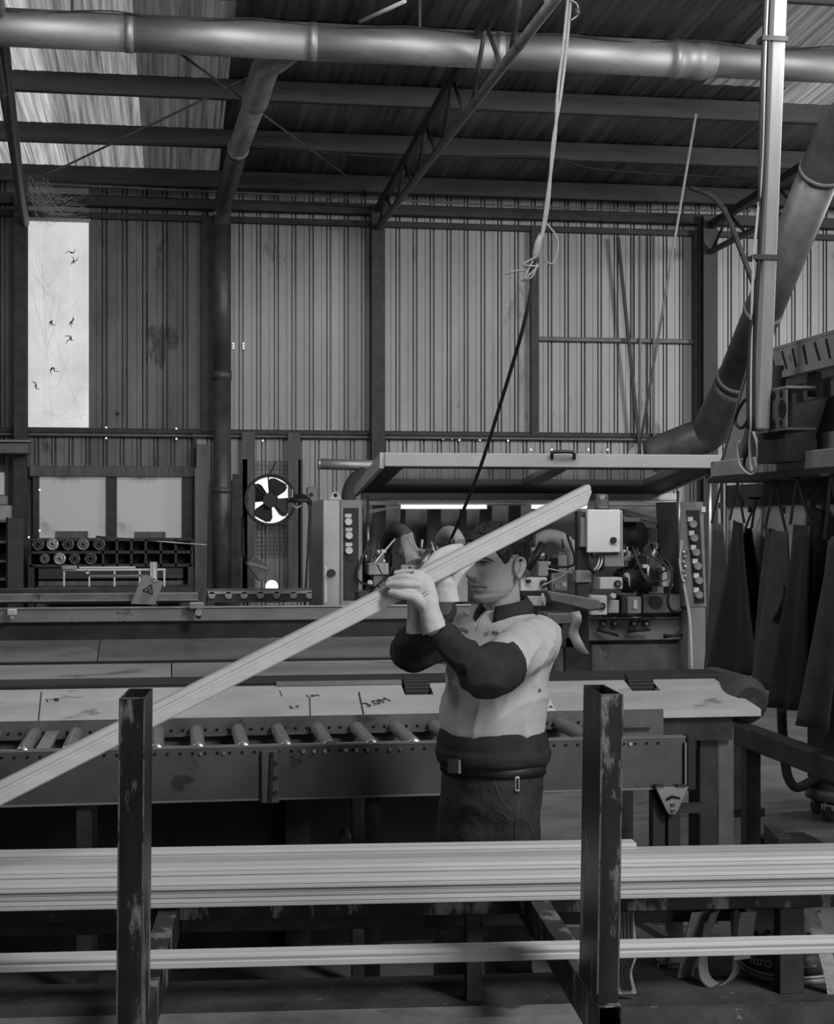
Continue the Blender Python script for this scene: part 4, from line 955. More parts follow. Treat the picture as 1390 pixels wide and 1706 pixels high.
# triangular foot bracket at the right end
bp = [W(1092, 1311, yf_ - .02), W(1148, 1311, yf_ - .02), W(1130, 1352, yf_ - .02), W(1124, 1358, yf_ - .02), W(1116, 1358, yf_ - .02), W(1111, 1352, yf_ - .02)]
bk = MB().prism(bp, (0, .012, 0)).build('foot_bracket', M_GALV, rc, .002)
MB().prism([W(1110, 1330, yf_ - .022), W(1120, 1325, yf_ - .022), W(1133, 1328, yf_ - .022), W(1134, 1332, yf_ - .022), W(1120, 1330, yf_ - .022), W(1111, 1335, yf_ - .022)], (0, -.001, 0)).build('slot', M_HOLE, bk)
for py in (1341, 1351): MB().cyl(W(1122, py, yf_ - .03), W(1122, py, yf_ - .018), .007, 10).build('bolt', M_CHROME, bk)
for px in (1098, 1135): MB().box(W(px - 6, 1312, yf_ - .03), W(px + 6, 1306, yf_ - .01)).build('bracket_clip', M_STEELD, bk)
a = W(1122, 1400, yf_ + .02); MB().rhs((a.x, yf_ + .03, .01), (a.x, yf_ + .03, zbm - .05), .045, .045).build('leg', M_STEELD, rc)
MB().box((a.x - .05, yf_ - .03, 0), (a.x + .08, yf_ + .09, .012)).build('foot_plate', M_STEEL, rc)
for px in (1048, 150, -250, 600):
    a = W(px, 1400, yb_ - .1); 
    for y_ in (yf_ + .05, yb_ - .05): MB().rhs((a.x, y_, 0), (a.x, y_, zbm + .02), .05, .05).build('leg', M_STEELD, rc)
MB().box((W(1100, 1340, 5.8).x, 5.7, W(1100, 1348, 5.8).z), (W(1165, 1340, 5.8).x, 5.75, W(1100, 1334, 5.8).z)).build('cross_bar', M_STEELD, rc)

# belt conveyor
bc = thing('belt_conveyor', V((0.6, 6.3, 0)), 'belt conveyor with a long sloped steel plate and ribbed end drum', 'conveyor')
y0_, y1_ = 5.93, 6.26
z0_, z1_ = W(600, 1196, y0_).z, W(600, 1142, y1_).z
XEa, XEb = W(1268, 1188, y0_).x, W(1190, 1132, y1_).x
MPL = mat('plate_steel', .46, .45, .25, .18, 2.2, (1, 2, 2), spots=.12, spot_v=.24, spot_scale=3.5)
segs = [(-2.6, None), (W(124, 1170, 6.1).x, None), (W(460, 1170, 6.1).x, None), (XEa, XEb)]
def pl_(xa_, xb_, xat=None, xbt=None, nm='sloped_plate'):
    xat = xa_ if xat is None else xat; xbt = xb_ if xbt is None else xbt
    return MB().prism([(xa_, y0_, z0_), (xb_, y0_, z0_), (xbt, y1_, z1_), (xat, y1_, z1_)], (0, .006, .006)).build(nm, MPL, bc)
cut = [(W(668, 1140, y1_).x, W(715, 1140, y1_).x), (W(1040, 1130, y1_).x, W(1086, 1130, y1_).x)]
ymid = y0_ + (y1_ - y0_) * .62; zmid = z0_ + (z1_ - z0_) * .62
# plates cut away where the ribbed belts come through: lower strip whole, upper strip in pieces
def quad(name, xs_, m=MPL):
    (xa_, ya_, za_), (xb_, yb2, zb2), (xc_, yc2, zc2), (xd_, yd_, zd_) = xs_
    return MB().prism([(xa_, ya_, za_), (xb_, yb2, zb2), (xc_, yc2, zc2), (xd_, yd_, zd_)], (0, .006, .006)).build(name, m, bc)
xs3 = W(742, 1170, 6.1).x
XEm = XEa + (XEb - XEa) * .62
def low(xa_, xb_, xb_t=None): quad('sloped_plate', ((xa_, y0_, z0_), (xb_, y0_, z0_), (xb_ if xb_t is None else xb_t, ymid, zmid), (xa_, ymid, zmid)))
def up(xa_, xb_, xbm=None): quad('sloped_plate', ((xa_, ymid, zmid), (xb_ if xbm is None else xbm, ymid, zmid), (xb_, y1_, z1_), (xa_, y1_, z1_)))
low(-2.6, xs3 - .002); low(xs3 + .002, XEa, XEm)
up(-2.6, cut[0][0]); up(cut[0][1], cut[1][0]); up(cut[1][1], XEb, XEm)
MB().box((-2.6, y0_ - .004, z0_ - .024), (XEa, y0_ + .004, z0_ + .004)).build('front_lip', mat('lip_bright', .5, .4, .4, .15, 4), bc, .001)
# ribbed belts in the cut-outs
for xa_, xb_ in cut:
    c = V(((xa_ + xb_) / 2, y1_ + .02, z1_ - .06)); R_ = .085
    ym2 = y1_ - .1
    rb = MB()
    for k in range(15):
        a_ = math.radians(-80 + 11 * k); a2 = a_ + math.radians(8)
        for (aa, ab, rr_) in ((a_, a2, R_), (a2, a_ + math.radians(11), R_ - .004)):
            p0_ = V((0, -math.cos(aa) * 1.2 * rr_, math.sin(aa) * rr_)); p1_ = V((0, -math.cos(ab) * 1.2 * rr_, math.sin(ab) * rr_))
            q0_, q1_ = p0_ * .6, p1_ * .6
            cc = V((0, y1_ + .05, z1_ - .055))
            rb.prism([cc + p0_ + V((xa_ + .012, 0, 0)), cc + p1_ + V((xa_ + .012, 0, 0)), cc + q1_ + V((xa_ + .012, 0, 0)), cc + q0_ + V((xa_ + .012, 0, 0))], (xb_ - xa_ - .012, 0, 0))
    rb.build('ribbed_belt', M_RUBBER, bc)
# long flat belt behind the plate
ztop = W(600, 1131, 6.3).z
MB().box((-2.6, 6.28, ztop - .03), (W(1215, 1125, 6.3).x, 6.50, ztop)).build('belt', M_BLACK, bc, .008)
MB().box((-2.6, 6.262, z1_ - .03), (XEb, 6.275, ztop - .01)).build('belt_guard', M_BLACK, bc)
MB().box((W(460, 1130, 6.27).x, 6.25, z1_ + .004), (W(668, 1130, 6.27).x, 6.27, z1_ + .02)).build('rag_edge', M_STEELM, bc)
# ribbed drum at the right end
dc = V((W(1237, 1165, 6.15).x, 6.10, W(1237, 1165, 6.15).z)); DR = .1
dm = MB(); n_ = 64
ring = []
for k in range(n_ * 2):
    a_ = math.pi * k / n_; r2_ = DR if k % 2 else DR - .0035; ring.append((math.cos(a_) * r2_, math.sin(a_) * r2_))
dm.loft([[dc + V((x_ * k_, y_, z_ * k_)) for x_, z_ in ring] for y_, k_ in ((-.05, .62), (-.03, .80), (0, .94), (.03, 1), (.42, 1))], False)
dm.build('ribbed_drum', mat('ribbed_rubber', .06, .6, 0, .2, 10), bc)
MB().cyl(dc + V((0, -.056, 0)), dc + V((0, -.05, 0)), DR * .6, 30).build('drum_end', M_BLACK, bc)
MB().cyl(dc + V((0, -.07, 0)), dc + V((0, .5, 0)), .02, 12).build('drum_shaft', M_STEELD, bc)
MB().box((-2.6, y0_ + .03, z0_ - .12), (W(1215, 1200, 6).x, 6.5, z0_ - .03)).build('bed_box', M_STEELD, bc)
p = W(1195, 1300, 6.0)
MB().box((W(1166, 1300, 6.0).x, 6.0, 0), (W(1197, 1300, 6.0).x, 6.14, z0_ - .06)).build('leg', M_STEELD, bc, .004)
MB().box((W(1197, 1300, 6.0).x, 5.995, 0), (W(1222, 1300, 6.0).x, 6.0, z0_ - .06)).build('leg_flange', M_STEEL, bc)
MB().box((W(1100, 1300, 6.0).x, 6.02, z0_ - .16), (W(1166, 1300, 6.0).x, 6.06, z0_ - .06)).build('leg_gusset', M_STEELD, bc)
for px in (-100, 500): x = W(px, 1300, 6.2).x; MB().box((x - .05, 6.3, 0), (x + .05, 6.4, z0_ - .06)).build('leg', M_STEELD, bc)
MB().box((-2.6, 6.42, 0), (W(880, 1350, 6.4).x, 6.45, z0_ - .06)).build('shade_panel', M_BLACK, bc)  # black panel added to imitate the shade under the conveyor
# pencil marks and numbers on the plate
def on_plate(px, py):
    d = FWD + RIGHT * ((px - CX) / F_PX) - ZU * ((py - HY) / F_PX)
    nn = V((0, -(z1_ - z0_), y1_ - y0_)).normalized(); p0 = V((0, y0_, z0_)) + nn * .0062
    c = V((0, 0, CAM_H)); return c + d * ((p0 - c).dot(nn) / d.dot(nn))
UPD = V((0, y1_ - y0_, z1_ - z0_)).normalized()
for a_, b_, w_ in (((69, 1153), (63, 1210), .004), ((598, 1153), (608, 1200), .006), ((516, 1162), (517, 1194), .004), ((466, 1150), (470, 1160), .003)):
    pa_, pb_ = on_plate(*a_), on_plate(*b_); MB().bar(pa_, pb_, w_, .001, V((0, -UPD.z, UPD.y))).build('pencil_line', M_INK, bc)
def ink_text(t, px, py, size, rot):
    xd = V((math.cos(rot), 0, 0)) + UPD * math.sin(rot); yd = V((-math.sin(rot), 0, 0)) + UPD * math.cos(rot)
    text_mb(t, size, on_plate(px, py), xd, yd).build('ink_lettering', M_INK, bc)
ink_text('3.0M', 612, 1178, .062, .55); ink_text('1·8', 75, 1170, .045, .25); ink_text('2.7', 482, 1180, .035, .1); ink_text('2.8M', 510, 1161, .028, .1)
lbp = MB().prism([on_plate(905, 1186), on_plate(927, 1186), on_plate(915, 1160), on_plate(905, 1160)], V((0, -.002, .001))); o = lbp.build('paper_note', M_PAPER); tag(o, 'small white paper note on the sloped plate behind the man', 'paper')
text_mb('3.6', .03, on_plate(907, 1180) + V((0, -.003, .003)), V((1, 0, 0)), UPD).build('ink_lettering', M_INK, o)
# far support post of the outfeed at the right
fp = thing('support_stand', V((W(1230, 1365, 8.9).x, 8.9, 0)), 'grey upright support stand on the floor behind the belt drum', 'stand')
x = W(1230, 1300, 8.9).x
MB().box((x - .05, 8.88, 0), (x + .04, 8.98, W(1230, 1195, 8.9).z)).build('upright', M_STEEL, fp, .004)
MB().box((x - .10, 8.80, 0), (x + .13, 9.05, .05)).build('foot', M_STEELD, fp, .004)
# ================================================================== TIMBER RACK IN FRONT, WITH PLANKS
PH = math.radians(-4.1)
E1 = V((math.cos(PH), math.sin(PH), 0)); E2 = V((-math.sin(PH), math.cos(PH), 0))
def K(px, py, q):
    """point of the picture on the rack plane at distance q"""
    d = FWD + RIGHT * ((px - CX) / F_PX); t = q / d.dot(E2)
    return V((d.x * t, d.y * t, CAM_H - (py - HY) * t / F_PX))
def R3(s, q, z): return E1 * s + E2 * q + V((0, 0, z))
def ks(px, q): return K(px, 1500, q).dot(E1)
class RB(MB):
    def rbox(s, s0, s1, q0, q1, z0, z1):
        return s.add([R3(s0, q0, z0), R3(s1, q0, z0), R3(s1, q1, z0), R3(s0, q1, z0), R3(s0, q0, z1), R3(s1, q0, z1), R3(s1, q1, z1), R3(s0, q1, z1)],
                     [(0, 3, 2, 1), (4, 5, 6, 7), (0, 1, 5, 4), (1, 2, 6, 5), (2, 3, 7, 6), (3, 0, 4, 7)])
ZA = .737          # top of the arms
ZS = .440          # top of the lower shelf
rk = thing('timber_rack', R3(.6, 4.2, 0), 'black steel timber rack with two upright square-tube posts and a low shelf', 'rack')
# posts
s1, s2 = ks(1013, 3.21), ks(215, 3.10)
qa, qb = 3.21, 3.41
def post(s_, q0, q1, w, z0, z1, name='post', lean=.010):
    m = MB(); t = .004; vs = []
    for z in (z0, z1):
        s = s_ + (lean if z == z1 else 0)
        for k in (0, t):
            vs += [R3(s - w / 2 + k, q0 + k, z), R3(s + w / 2 - k, q0 + k, z), R3(s + w / 2 - k, q1 - k, z), R3(s - w / 2 + k, q1 - k, z)]
    fs = []
    for i in range(4):
        j = (i + 1) % 4; fs += [(i, j, 8 + j, 8 + i), (4 + j, 4 + i, 12 + i, 12 + j), (j, i, 4 + i, 4 + j), (8 + i, 8 + j, 12 + j, 12 + i)]
    po = m.add(vs, fs).build(name, M_POST, rk, .0012)
    for sx in (-1, 1):                      # paint rubbed off along the front corners
        a, b_ = R3(s_ + sx * (w / 2 - .0012), q0 - .0004, z0 + .02), R3(s_ + lean + sx * (w / 2 - .0012), q0 - .0004, z1 - .002)
        MB().bar(a, b_, .0035, .0012, E2).build('worn_edge', M_WORN, po)
    MB().box(R3(s_ + lean - w / 2, q0 - .001, z1 - .002), R3(s_ + lean + w / 2, q0 + .001, z1 + .001)).build('worn_edge', M_WORN, po)
    return po
ztp1, ztp2 = K(1018, 1157, 3.21).z, K(219, 1163, 3.10).z
M_WORN = mat('worn_edge', .16, .45, .4, .6, 20, (1, 1, .4), spots=.5, spot_v=.03, spot_scale=22)
post(s1, qa, qb, .046, ZA, ztp1); post(s2, 3.10, 3.28, .050, ZA - .02, ztp2, lean=.006)
for s_, q0 in ((s1, 3.19), (s2, 3.08)):
    m = RB(); m.rhs(R3(s_, q0, ZA - .045 - (0 if s_ == s1 else .02)), R3(s_, 4.50, ZA - .045), .05 if s_ == s1 else .05, .09, .004)
    m.build('arm', M_POST, rk, .0012)
for s_, q_ in ((s2, 3.18), (s1, 3.28)):
    MB().rhs(R3(s_, q_, 0), R3(s_, q_, ZA - .09), .05, .05).build('post_foot', M_STEELD, rk)
# rear rail, legs, shelf
sl, sr = -2.4, 3.2
RB().rbox(sl, sr, 4.20, 4.26, ZA - .06, ZA - .004).build('rail', M_POST, rk, .002)
RB().rbox(sl, sr, 4.42, 4.48, ZA - .15, ZA - .091).build('rear_rail', M_STEELD, rk, .002)
for px in (791, 1320, -250):
    s_ = ks(px, 4.2); w = .022 if px < 1000 else .034
    RB().rbox(s_ - w, s_ + w, 4.20, 4.255, ZS - .0, ZA - .06).build('leg', M_STEELD, rk, .002)
for s_ in (sl + .1, .55, 1.35, sr - .1):
    for q_ in (4.18, 4.42): RB().rbox(s_ - .03, s_ + .03, q_ - .03, q_ + .03, 0, ZS - .03).build('shelf_leg', M_STEELD, rk)
sm_ = ks(955, 4.4)
MSH = mat('dusty_board', .055, .85, 0, .6, 5, bump=.3, bscale=120, spots=.12, spot_v=.2, spot_scale=26)
RB().rbox(sl, sm_, 4.12, 4.46, ZS - .03, ZS).build('shelf_board', MSH, rk)
RB().rbox(sm_ + .004, sr, 4.12, 4.95, ZS - .03, ZS).build('shelf_board', MSH, rk)
RB().rbox(sm_, sr, 4.08, 4.12, ZS - .14, ZS + .002).build('shelf_front', mat('dusty_edge', .06, .8, 0, .5, 9, spots=.12, spot_v=.2, spot_scale=20), rk)
RB().rbox(sl, sm_, 4.02, 4.115, ZS - .14, ZS + .016).build('shelf_front', mat('dusty_pale_edge', .22, .8, 0, .4, 5, spots=.2, spot_v=.07, spot_scale=6), rk)

# planks: a moulded profile (groove along top and front)
def plank(s0, s1_, q0, z0, w=.068, t=.0215, m=M_WOOD, skew=0.0, label='', group='planks stacked on the rack'):
    prof = [(0, .002), (.002, 0), (w - .002, 0), (w, .002), (w, t - .003), (w - .003, t), (w * .62, t), (w * .60, t - .002), (w * .56, t - .002), (w * .54, t), (.006, t), (.002, t - .003), (0, t - .008), (.0025, t * .5), (0, t * .42)]
    a = [R3(s0, q0 + x - skew * 0, z0 + z) for x, z in prof]; b_ = [R3(s1_, q0 + x + skew, z0 + z) for x, z in prof]
    n = len(prof); m_ = MB().add(a + b_, [list(range(n))[::-1], [n + i for i in range(n)]] + [(i, (i + 1) % n, n + (i + 1) % n, n + i) for i in range(n)])
    o = m_.build('plank', m, None); return tag(o, label, 'plank', group)
ends = ['front', 'second from the front', 'third from the front', 'fourth from the front', 'rearmost']
lay = ['bottom', 'second', 'third', 'top']
wm_ = [M_WOOD, M_WOODB, M_WOODD]
for L in range(4):
    for c in range(5):
        if L == 3 and c in (0, 3): continue
        if L == 2 and c == 0 : q = 4.098
        else: q = 4.09 + c * .072 + random.uniform(-.004, .004) + (.012 if L == 1 and c == 0 else 0)
        s0 = sl + .2 + random.uniform(-.2, .1); s1_ = 2.9 + random.uniform(-.1, .3)
        if L == 3 and c == 4: s1_ = ks(1058, 4.4)
        if L < 3 and c in (1, 2, 3): continue
        nm = f'pale pine plank in the rack stack, {lay[L]} layer, {ends[c]}'
        if L == 3 and c == 4: nm = 'short pale pine plank ending by the right post, on top of the rack stack'
        plank(s0, s1_, q, ZA + L * .0222, m=wm_[(L * 2 + c) % 3], label=nm)
for L in range(3):   # inner planks fill the middle of the stack
    for c in (1, 2, 3):
        plank(sl + .25, 2.95 + .05 * c, 4.09 + c * .072, ZA + L * .0222, m=wm_[(L + c) % 3], label=f'pale pine plank in the rack stack, {lay[L]} layer, {ends[c]}')
plank(ks(-900, 3.54), ks(2300, 3.54), 3.535, ZA, w=.05, t=.032, m=M_WOODB, label='single pale moulded plank lying on the arms in front of the stack', group=None)

# ---- things on the low shelf
pq = 4.42; pc = K(1318, 1640, pq); pc.z = ZS; PR = .142; PHt = .275
pa_ = thing('paint_pail', pc, 'upturned white and dark paint pail on the low shelf', 'pail')
def band(name, h0, h1, r0, r1, m, t=.003):
    return MB().lathe(pc, (0, 0, 1), [(r0 - t, h0), (r0, h0), (r1, h1), (r1 - t, h1), (r0 - t, h0)], 48).build(name, m, pa_)
MWL = mat('pail_label', .55, .5, 0, .1, 6, spots=.22, spot_v=.15, spot_scale=14); MDB = mat('pail_dark_band', .07, .45, 0, .2, 8)
rr_ = lambda h: PR - .010 * h / PHt
band('rim', 0, .016, PR + .005, PR + .005, M_STEELM); band('lower_band', .016, .024, rr_(.016), rr_(.024), M_STEELL)
band('dark_band', .024, .085, rr_(.024), rr_(.085), MDB); band('white_label', .085, .215, rr_(.085), rr_(.215), MWL); band('upper_band', .215, PHt, rr_(.215), rr_(PHt), MDB)
MB().cyl(pc + V((0, 0, PHt - .012)), pc + V((0, 0, PHt - .004)), rr_(PHt) - .002, 40).build('pail_base', M_STEELM, pa_)
toc = V((-pc.x, -pc.y, 0)).normalized(); acen = math.atan2(toc.y, toc.x)
def wrap(h, ang0, r):
    def f(co):
        a_ = acen + ang0 + co.x / r           # upside down: x runs backwards, y downwards
        rr2 = r + .001 + co.z
        return pc + V((math.cos(a_) * rr2, math.sin(a_) * rr2, h - co.y))
    return f
# seen from the camera, increasing angle moves to the right for the wrapped side
def lettering(t, size, h, ang0, m, name='lettering'):
    def f(co):
        a_ = acen + ang0 - co.x / PR
        return pc + V((math.cos(a_) * (PR + .0005 + co.z), math.sin(a_) * (PR + .0005 + co.z), h - co.y))
    text_mb(t, size, pc, V((1, 0, 0)), V((0, 0, 1)), bend=f).build(name, m, pa_)
lettering('CUTEK', .028, .060, -.36, M_WHITE); lettering('PROTECTIVE', .013, .058, .52, M_STEELL); lettering('TM', .018, .245, -.22, M_STEELL)
for k in range(7):
    a_ = acen - .9 + k * .28; h = .11 + .012 * (k % 3)
    MB().bar(pc + V((math.cos(a_) * (PR - .004), math.sin(a_) * (PR - .004), h)), pc + V((math.cos(a_ + .18) * (PR - .004), math.sin(a_ + .18) * (PR - .004), h + .02)), .012, .012).build('label_mark', MDB, pa_)
# webbing straps
MWEB = mat('webbing', .22, .85, 0, .3, 60, (1, 1, 4), bump=.4, bscale=160); MWEBL = mat('webbing_pale', .34, .85, 0, .3, 60, bump=.4, bscale=160)
def ribbon(mb, pts, wvec, t=.004, n=5):
    pts = smooth_path(pts, n); rings = []
    for i, p in enumerate(pts):
        d = (pts[min(i + 1, len(pts) - 1)] - pts[max(i - 1, 0)]).normalized(); w_ = V(wvec); nrm = d.cross(w_).normalized() * t / 2
        rings.append([p - w_ / 2 - nrm, p + w_ / 2 - nrm, p + w_ / 2 + nrm, p - w_ / 2 + nrm])
    return mb.loft(rings, False)
def strap(label, pts, w, m, q):
    o = ribbon(MB(), [K(x_, y_, q + dq) for x_, y_, dq in pts], w).build('webbing_strap', m); return tag(o, label, 'strap', 'webbing straps under the rack')
w1 = E1 * .050 + E2 * .012
strap('short grey webbing strap hanging left of the looped straps', [(1166, 1519, 0), (1158, 1550, .0), (1150, 1590, .02), (1138, 1640, .05), (1128, 1652, .08)], w1, MWEBL, 4.34)
strap('wide looped webbing strap touching the shelf', [(1192, 1519, 0), (1180, 1550, 0), (1172, 1590, 0), (1174, 1625, -.02), (1190, 1641, -.02), (1212, 1636, 0), (1226, 1618, .03), (1228, 1590, .05), (1224, 1519, .05)], E1 * .035 + E2 * .04, MWEB, 4.32)
strap('webbing strap hanging straight beside the pail', [(1247, 1519, 0), (1243, 1545, 0), (1240, 1575, .0), (1236, 1598, .0)], w1, MWEB, 4.27)
strap('pale webbing strap slanting over the front of the pail', [(1346, 1515, -.01), (1360, 1545, -.03), (1376, 1590, -.05), (1388, 1640, -.06), (1392, 1668, -.06)], E1 * .04, MWEBL, 4.25)
# striped cloth, stick, prop leg
sc_ = thing('striped_cloth', K(1045, 1660, 4.2), 'striped rag hanging behind the right post', 'cloth')
ribbon(MB(), [K(1040, 1520, 4.18), K(1044, 1560, 4.17), K(1046, 1592, 4.16), K(1038, 1620, 4.17), K(1046, 1655, 4.18)], E1 * .05, .006).build('cloth_body', MWEBL, sc_)
for k in range(4):
    ribbon(MB(), [K(1032 + k * 7, 1520, 4.172), K(1036 + k * 6, 1560, 4.162), K(1038 + k * 6, 1592, 4.152), K(1030 + k * 6, 1620, 4.162), K(1040 + k * 4, 1650, 4.172)], E1 * .006, .003).build('stripe', M_STEELD, sc_)
o = MB().bar(K(1052, 1528, 4.62), K(1113, 1564, 4.5), .028, .02).build('wooden_stick', M_WOODD); tag(o, 'thin wooden stick slanting behind the striped rag', 'stick')
pg = thing('prop_leg', V((*R3(ks(1124, 4.52), 4.52, 0).xy, ZS)), 'short square prop leg with foot plate standing on the shelf', 'leg')
s_ = ks(1124, 4.52)
RB().rbox(s_ - .022, s_ + .022, 4.50, 4.545, ZS, ZA - .10).build('tube', M_STEELM, pg, .002); RB().rbox(s_ - .05, s_ + .075, 4.47, 4.58, ZS, ZS + .008).build('foot_plate', M_STEEL, pg)
MB().pipe(K(1106, 1610, 4.49), K(1106, 1610, 4.47), .018, .013, 16).build('ring_pull', M_GALV, pg)
# offcuts on the floor under the conveyor
for i, (a_, b_) in enumerate((((2, 1413), (20, 1382)), ((30, 1415), (58, 1384)), ((100, 1412), (132, 1400)))):
    pa2, pb2 = W(*a_, 8.4), W(*b_, 8.9); pa2.z = .03; pb2.z = .03
    A0 = V((W(a_[0], a_[1], 7.6).x, 7.6, .02)); B0 = V((W(b_[0], b_[1], 8.2).x, 8.2, .02))
    o = MB().bar(A0, B0, .07, .03).build('timber_offcut', M_WOODD); tag(o, 'timber offcut on the dark floor under the conveyor, ' + ['leftmost', 'second from left', 'lying flattest'][i], 'offcut', 'offcuts under the conveyor')
o = MB().tube([W(543, 1337, 7.0), W(588, 1402, 6.2)], .010, 6).build('thin_rod', M_STEEL); tag(o, 'thin grey rod leaning in the dark below the conveyor beam', 'rod')
bxp = W(375, 1370, 6.6); o = MB().box((bxp.x - .07, 6.55, bxp.z - .05), (bxp.x + .07, 6.7, W(400, 1337, 6.6).z + .12)).build('gear_housing', M_STEELD, bc, .01)
# ================================================================== RIGHT-HAND MACHINE, APRONS, VACUUM
XC = 3.05
mr = thing('side_machine', V((XC + .3, 7.0, 0)), 'tall grey machine guard with slotted top at the right edge', 'machine')
MGU = mat('guard_grey', .25, .5, .1, .2, 4, spots=.1, spot_v=.09, spot_scale=6)
def XB(name, pts, thick, m, parent=mr, bev=0):
    """polygon on the plane X (given per point as px,py) extruded in +X"""
    return MB().prism([WX(x_, y_, XC + dx) for x_, y_, dx in pts], (thick, 0, 0)).build(name, m, parent, bev)
ybot = WX(1205, 790, XC).y
zb0, zb1 = WX(1205, 795, XC).z, WX(1205, 768, XC).z
zt0, zt1 = 2.50, WX(1390, 552, XC).z
MB().box((XC - .04, 5.2, zb0), (XC + .06, ybot + .1, zb1)).build('bottom_beam', MGU, mr, .006)
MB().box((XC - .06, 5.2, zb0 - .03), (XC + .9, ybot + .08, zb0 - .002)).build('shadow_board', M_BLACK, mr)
# far sloping side, as a folded sheet
yt = WX(1252, 590, XC).y
MB().prism([(XC, ybot + .02, zb1), (XC, ybot - .22, zb1), (XC, yt - .20, zt1 - .02), (XC, yt, zt1 - .02)], (.02, 0, 0)).build('side_sheet', MGU, mr)
MB().prism([(XC - .005, ybot + .03, zb1), (XC - .005, ybot, zb1), (XC - .005, yt - .02, zt1), (XC - .005, yt + .01, zt1)], (.9, 0, 0)).build('end_sheet', M_STEEL, mr)
MB().box((XC - .01, 5.2, zt0), (XC + .01, yt, zt1)).build('slotted_panel', MGU, mr)
MB().box((XC - .012, 5.2, zt1 - .012), (XC + .14, yt, zt1 + .004)).build('top_edge', M_STEELM, mr)
MB().box((XC - .02, 5.2, zt0 - .03), (XC + .05, yt, zt0 + .004)).build('panel_fold', MGU, mr)
for i in range(12):
    y_ = 7.75 - i * .135; l_ = .10 if i % 3 == 2 else .14
    MB().bar((XC - .0125, y_ + .03, zt1 - .03), (XC - .0125, y_ - .03 + .0, zt1 - .03 - l_ * .9), .014, .006, V((1, 0, 0))).build('vent_slot', M_HOLE, mr)
MB().box((XC + .5, 5.2, .3), (XC + .52, ybot, zt1 - .05)).build('inner_panel', M_STEELD, mr)
MB().box((XC + .28, 5.2, 1.02), (XC + .30, 9.1, zb0 - .16)).build('white_back_panel', mat('panel_pale', .58, .6, 0, .12, 3), mr)
MB().box((XC + .27, 5.2, zb0 - .16), (XC + .31, 9.1, zb0 - .03)).build('dark_header', M_STEELD, mr)
MB().box((XC + .26, 5.2, .9), (XC + .32, 9.1, 1.02)).build('mid_rail', M_STEELD, mr)
for y_, x_ in ((5.5, XC + .3), (5.5, XC + .8), (8.28, XC + .42)):
    MB().box((x_, y_ - .05, 0 if y_ < 8 else zb0 - .6), (x_ + .08, y_ + .05, zb0 - .03)).build('leg', M_STEELD, mr)
MB().box((XC + .33, 9.06, 0), (XC + .41, 9.14, zb0 - .03)).build('leg', M_STEELD, mr)
MB().box((XC + .3, 5.5, zt1 - .2), (XC + .88, 5.56, zt1 - .12)).build('cross_beam', M_STEELD, mr)
for a_, b_, c_ in ((1300, 632, 700), (1362, 640, 660)):
    p = WX(a_, b_, XC + .05); MB().box((XC + .02, p.y - .05, WX(a_, c_, XC + .05).z), (XC + .05, p.y + .05, zt0)).build('hinge_strut', M_BLACK, mr)
MB().box((XC + .10, WX(1385, 640, XC + .1).y - .5, WX(1350, 660, XC).z), (XC + .12, WX(1300, 640, XC + .1).y, WX(1350, 628, XC).z)).build('inner_plate', MGU, mr)
MB().box((XC + .06, WX(1390, 760, XC).y, WX(1390, 750, XC).z), (XC + .08, WX(1350, 760, XC).y, WX(1390, 715, XC).z)).build('inner_plate', MGU, mr)
# junction box with holes
jb = thing('junction_box', WX(1330, 718, XC - .02), 'open grey metal junction box with punched holes on the machine guard', 'box')
ya2, yb2 = WX(1352, 680, XC - .03).y, WX(1300, 680, XC - .03).y; zj0, zj1 = WX(1320, 717, XC - .03).z, WX(1330, 652, XC - .03).z
MB().box((XC - .16, ya2, zj0), (XC - .145, ya2 + (yb2 - ya2) * .52, zj1)).build('face_plate', M_STEEL, jb, .003)
MB().box((XC - .16, ya2 - .01, zj1), (XC - .01, yb2, zj1 + .012)).build('top_plate', M_STEELM, jb); MB().box((XC - .16, ya2 - .01, zj0 - .012), (XC - .01, yb2, zj0)).build('bottom_plate', M_STEEL, jb)
MB().box((XC - .06, ya2 + (yb2 - ya2) * .5, zj0), (XC - .045, yb2, zj1)).build('inner_wall', M_BLACK, jb)
fz = zj1 - zj0; fy = (yb2 - ya2) * .52
for u, v, r_ in ((.25, .88, .018), (.72, .86, .022), (.25, .12, .018), (.72, .12, .022), (.18, .48, .045)):
    MB().cyl((XC - .164, ya2 + fy * u, zj0 + fz * v), (XC - .158, ya2 + fy * u, zj0 + fz * v), r_, 16).build('punched_hole', M_HOLE, jb)
MB().box((XC - .12, yb2 + .0, zj0 - .04), (XC - .0, yb2 + .06, zj1 + .15)).build('mounting_channel', M_BLACK, jb)
MB().box((XC - .14, ya2 + .05, zj0 - .16), (XC + .02, yb2 + .02, zj0 - .05)).build('cable_tray', M_BLACK, jb)
# looped leads
for i, (pts, r_, m_) in enumerate((
    ([(1258, 660), (1240, 668), (1228, 690), (1226, 705), (1236, 713), (1246, 700), (1250, 672), (1254, 700), (1248, 740), (1240, 770), (1244, 785), (1256, 788), (1262, 770), (1260, 730), (1256, 700), (1262, 660)], .009, M_CORD),
    ([(1266, 560), (1262, 640), (1254, 700), (1250, 740), (1252, 775), (1256, 784), (1263, 760), (1262, 738), (1256, 720)], .008, M_CORDW),
    ([(1232, 735), (1230, 750), (1234, 775), (1250, 790), (1262, 782), (1258, 762)], .006, M_CORDW))):
    o = MB().tube(smooth_path([WX(x_, y_, XC - .10 - .02 * i) for x_, y_ in pts], 5), r_, 7).build('looped_lead', m_)
    tag(o, ['black lead coiled in a loop on the machine guard', 'white lead hanging in a long loop beside the pale post', 'thin white lead drooping below the guard beam'][i], 'lead', None)
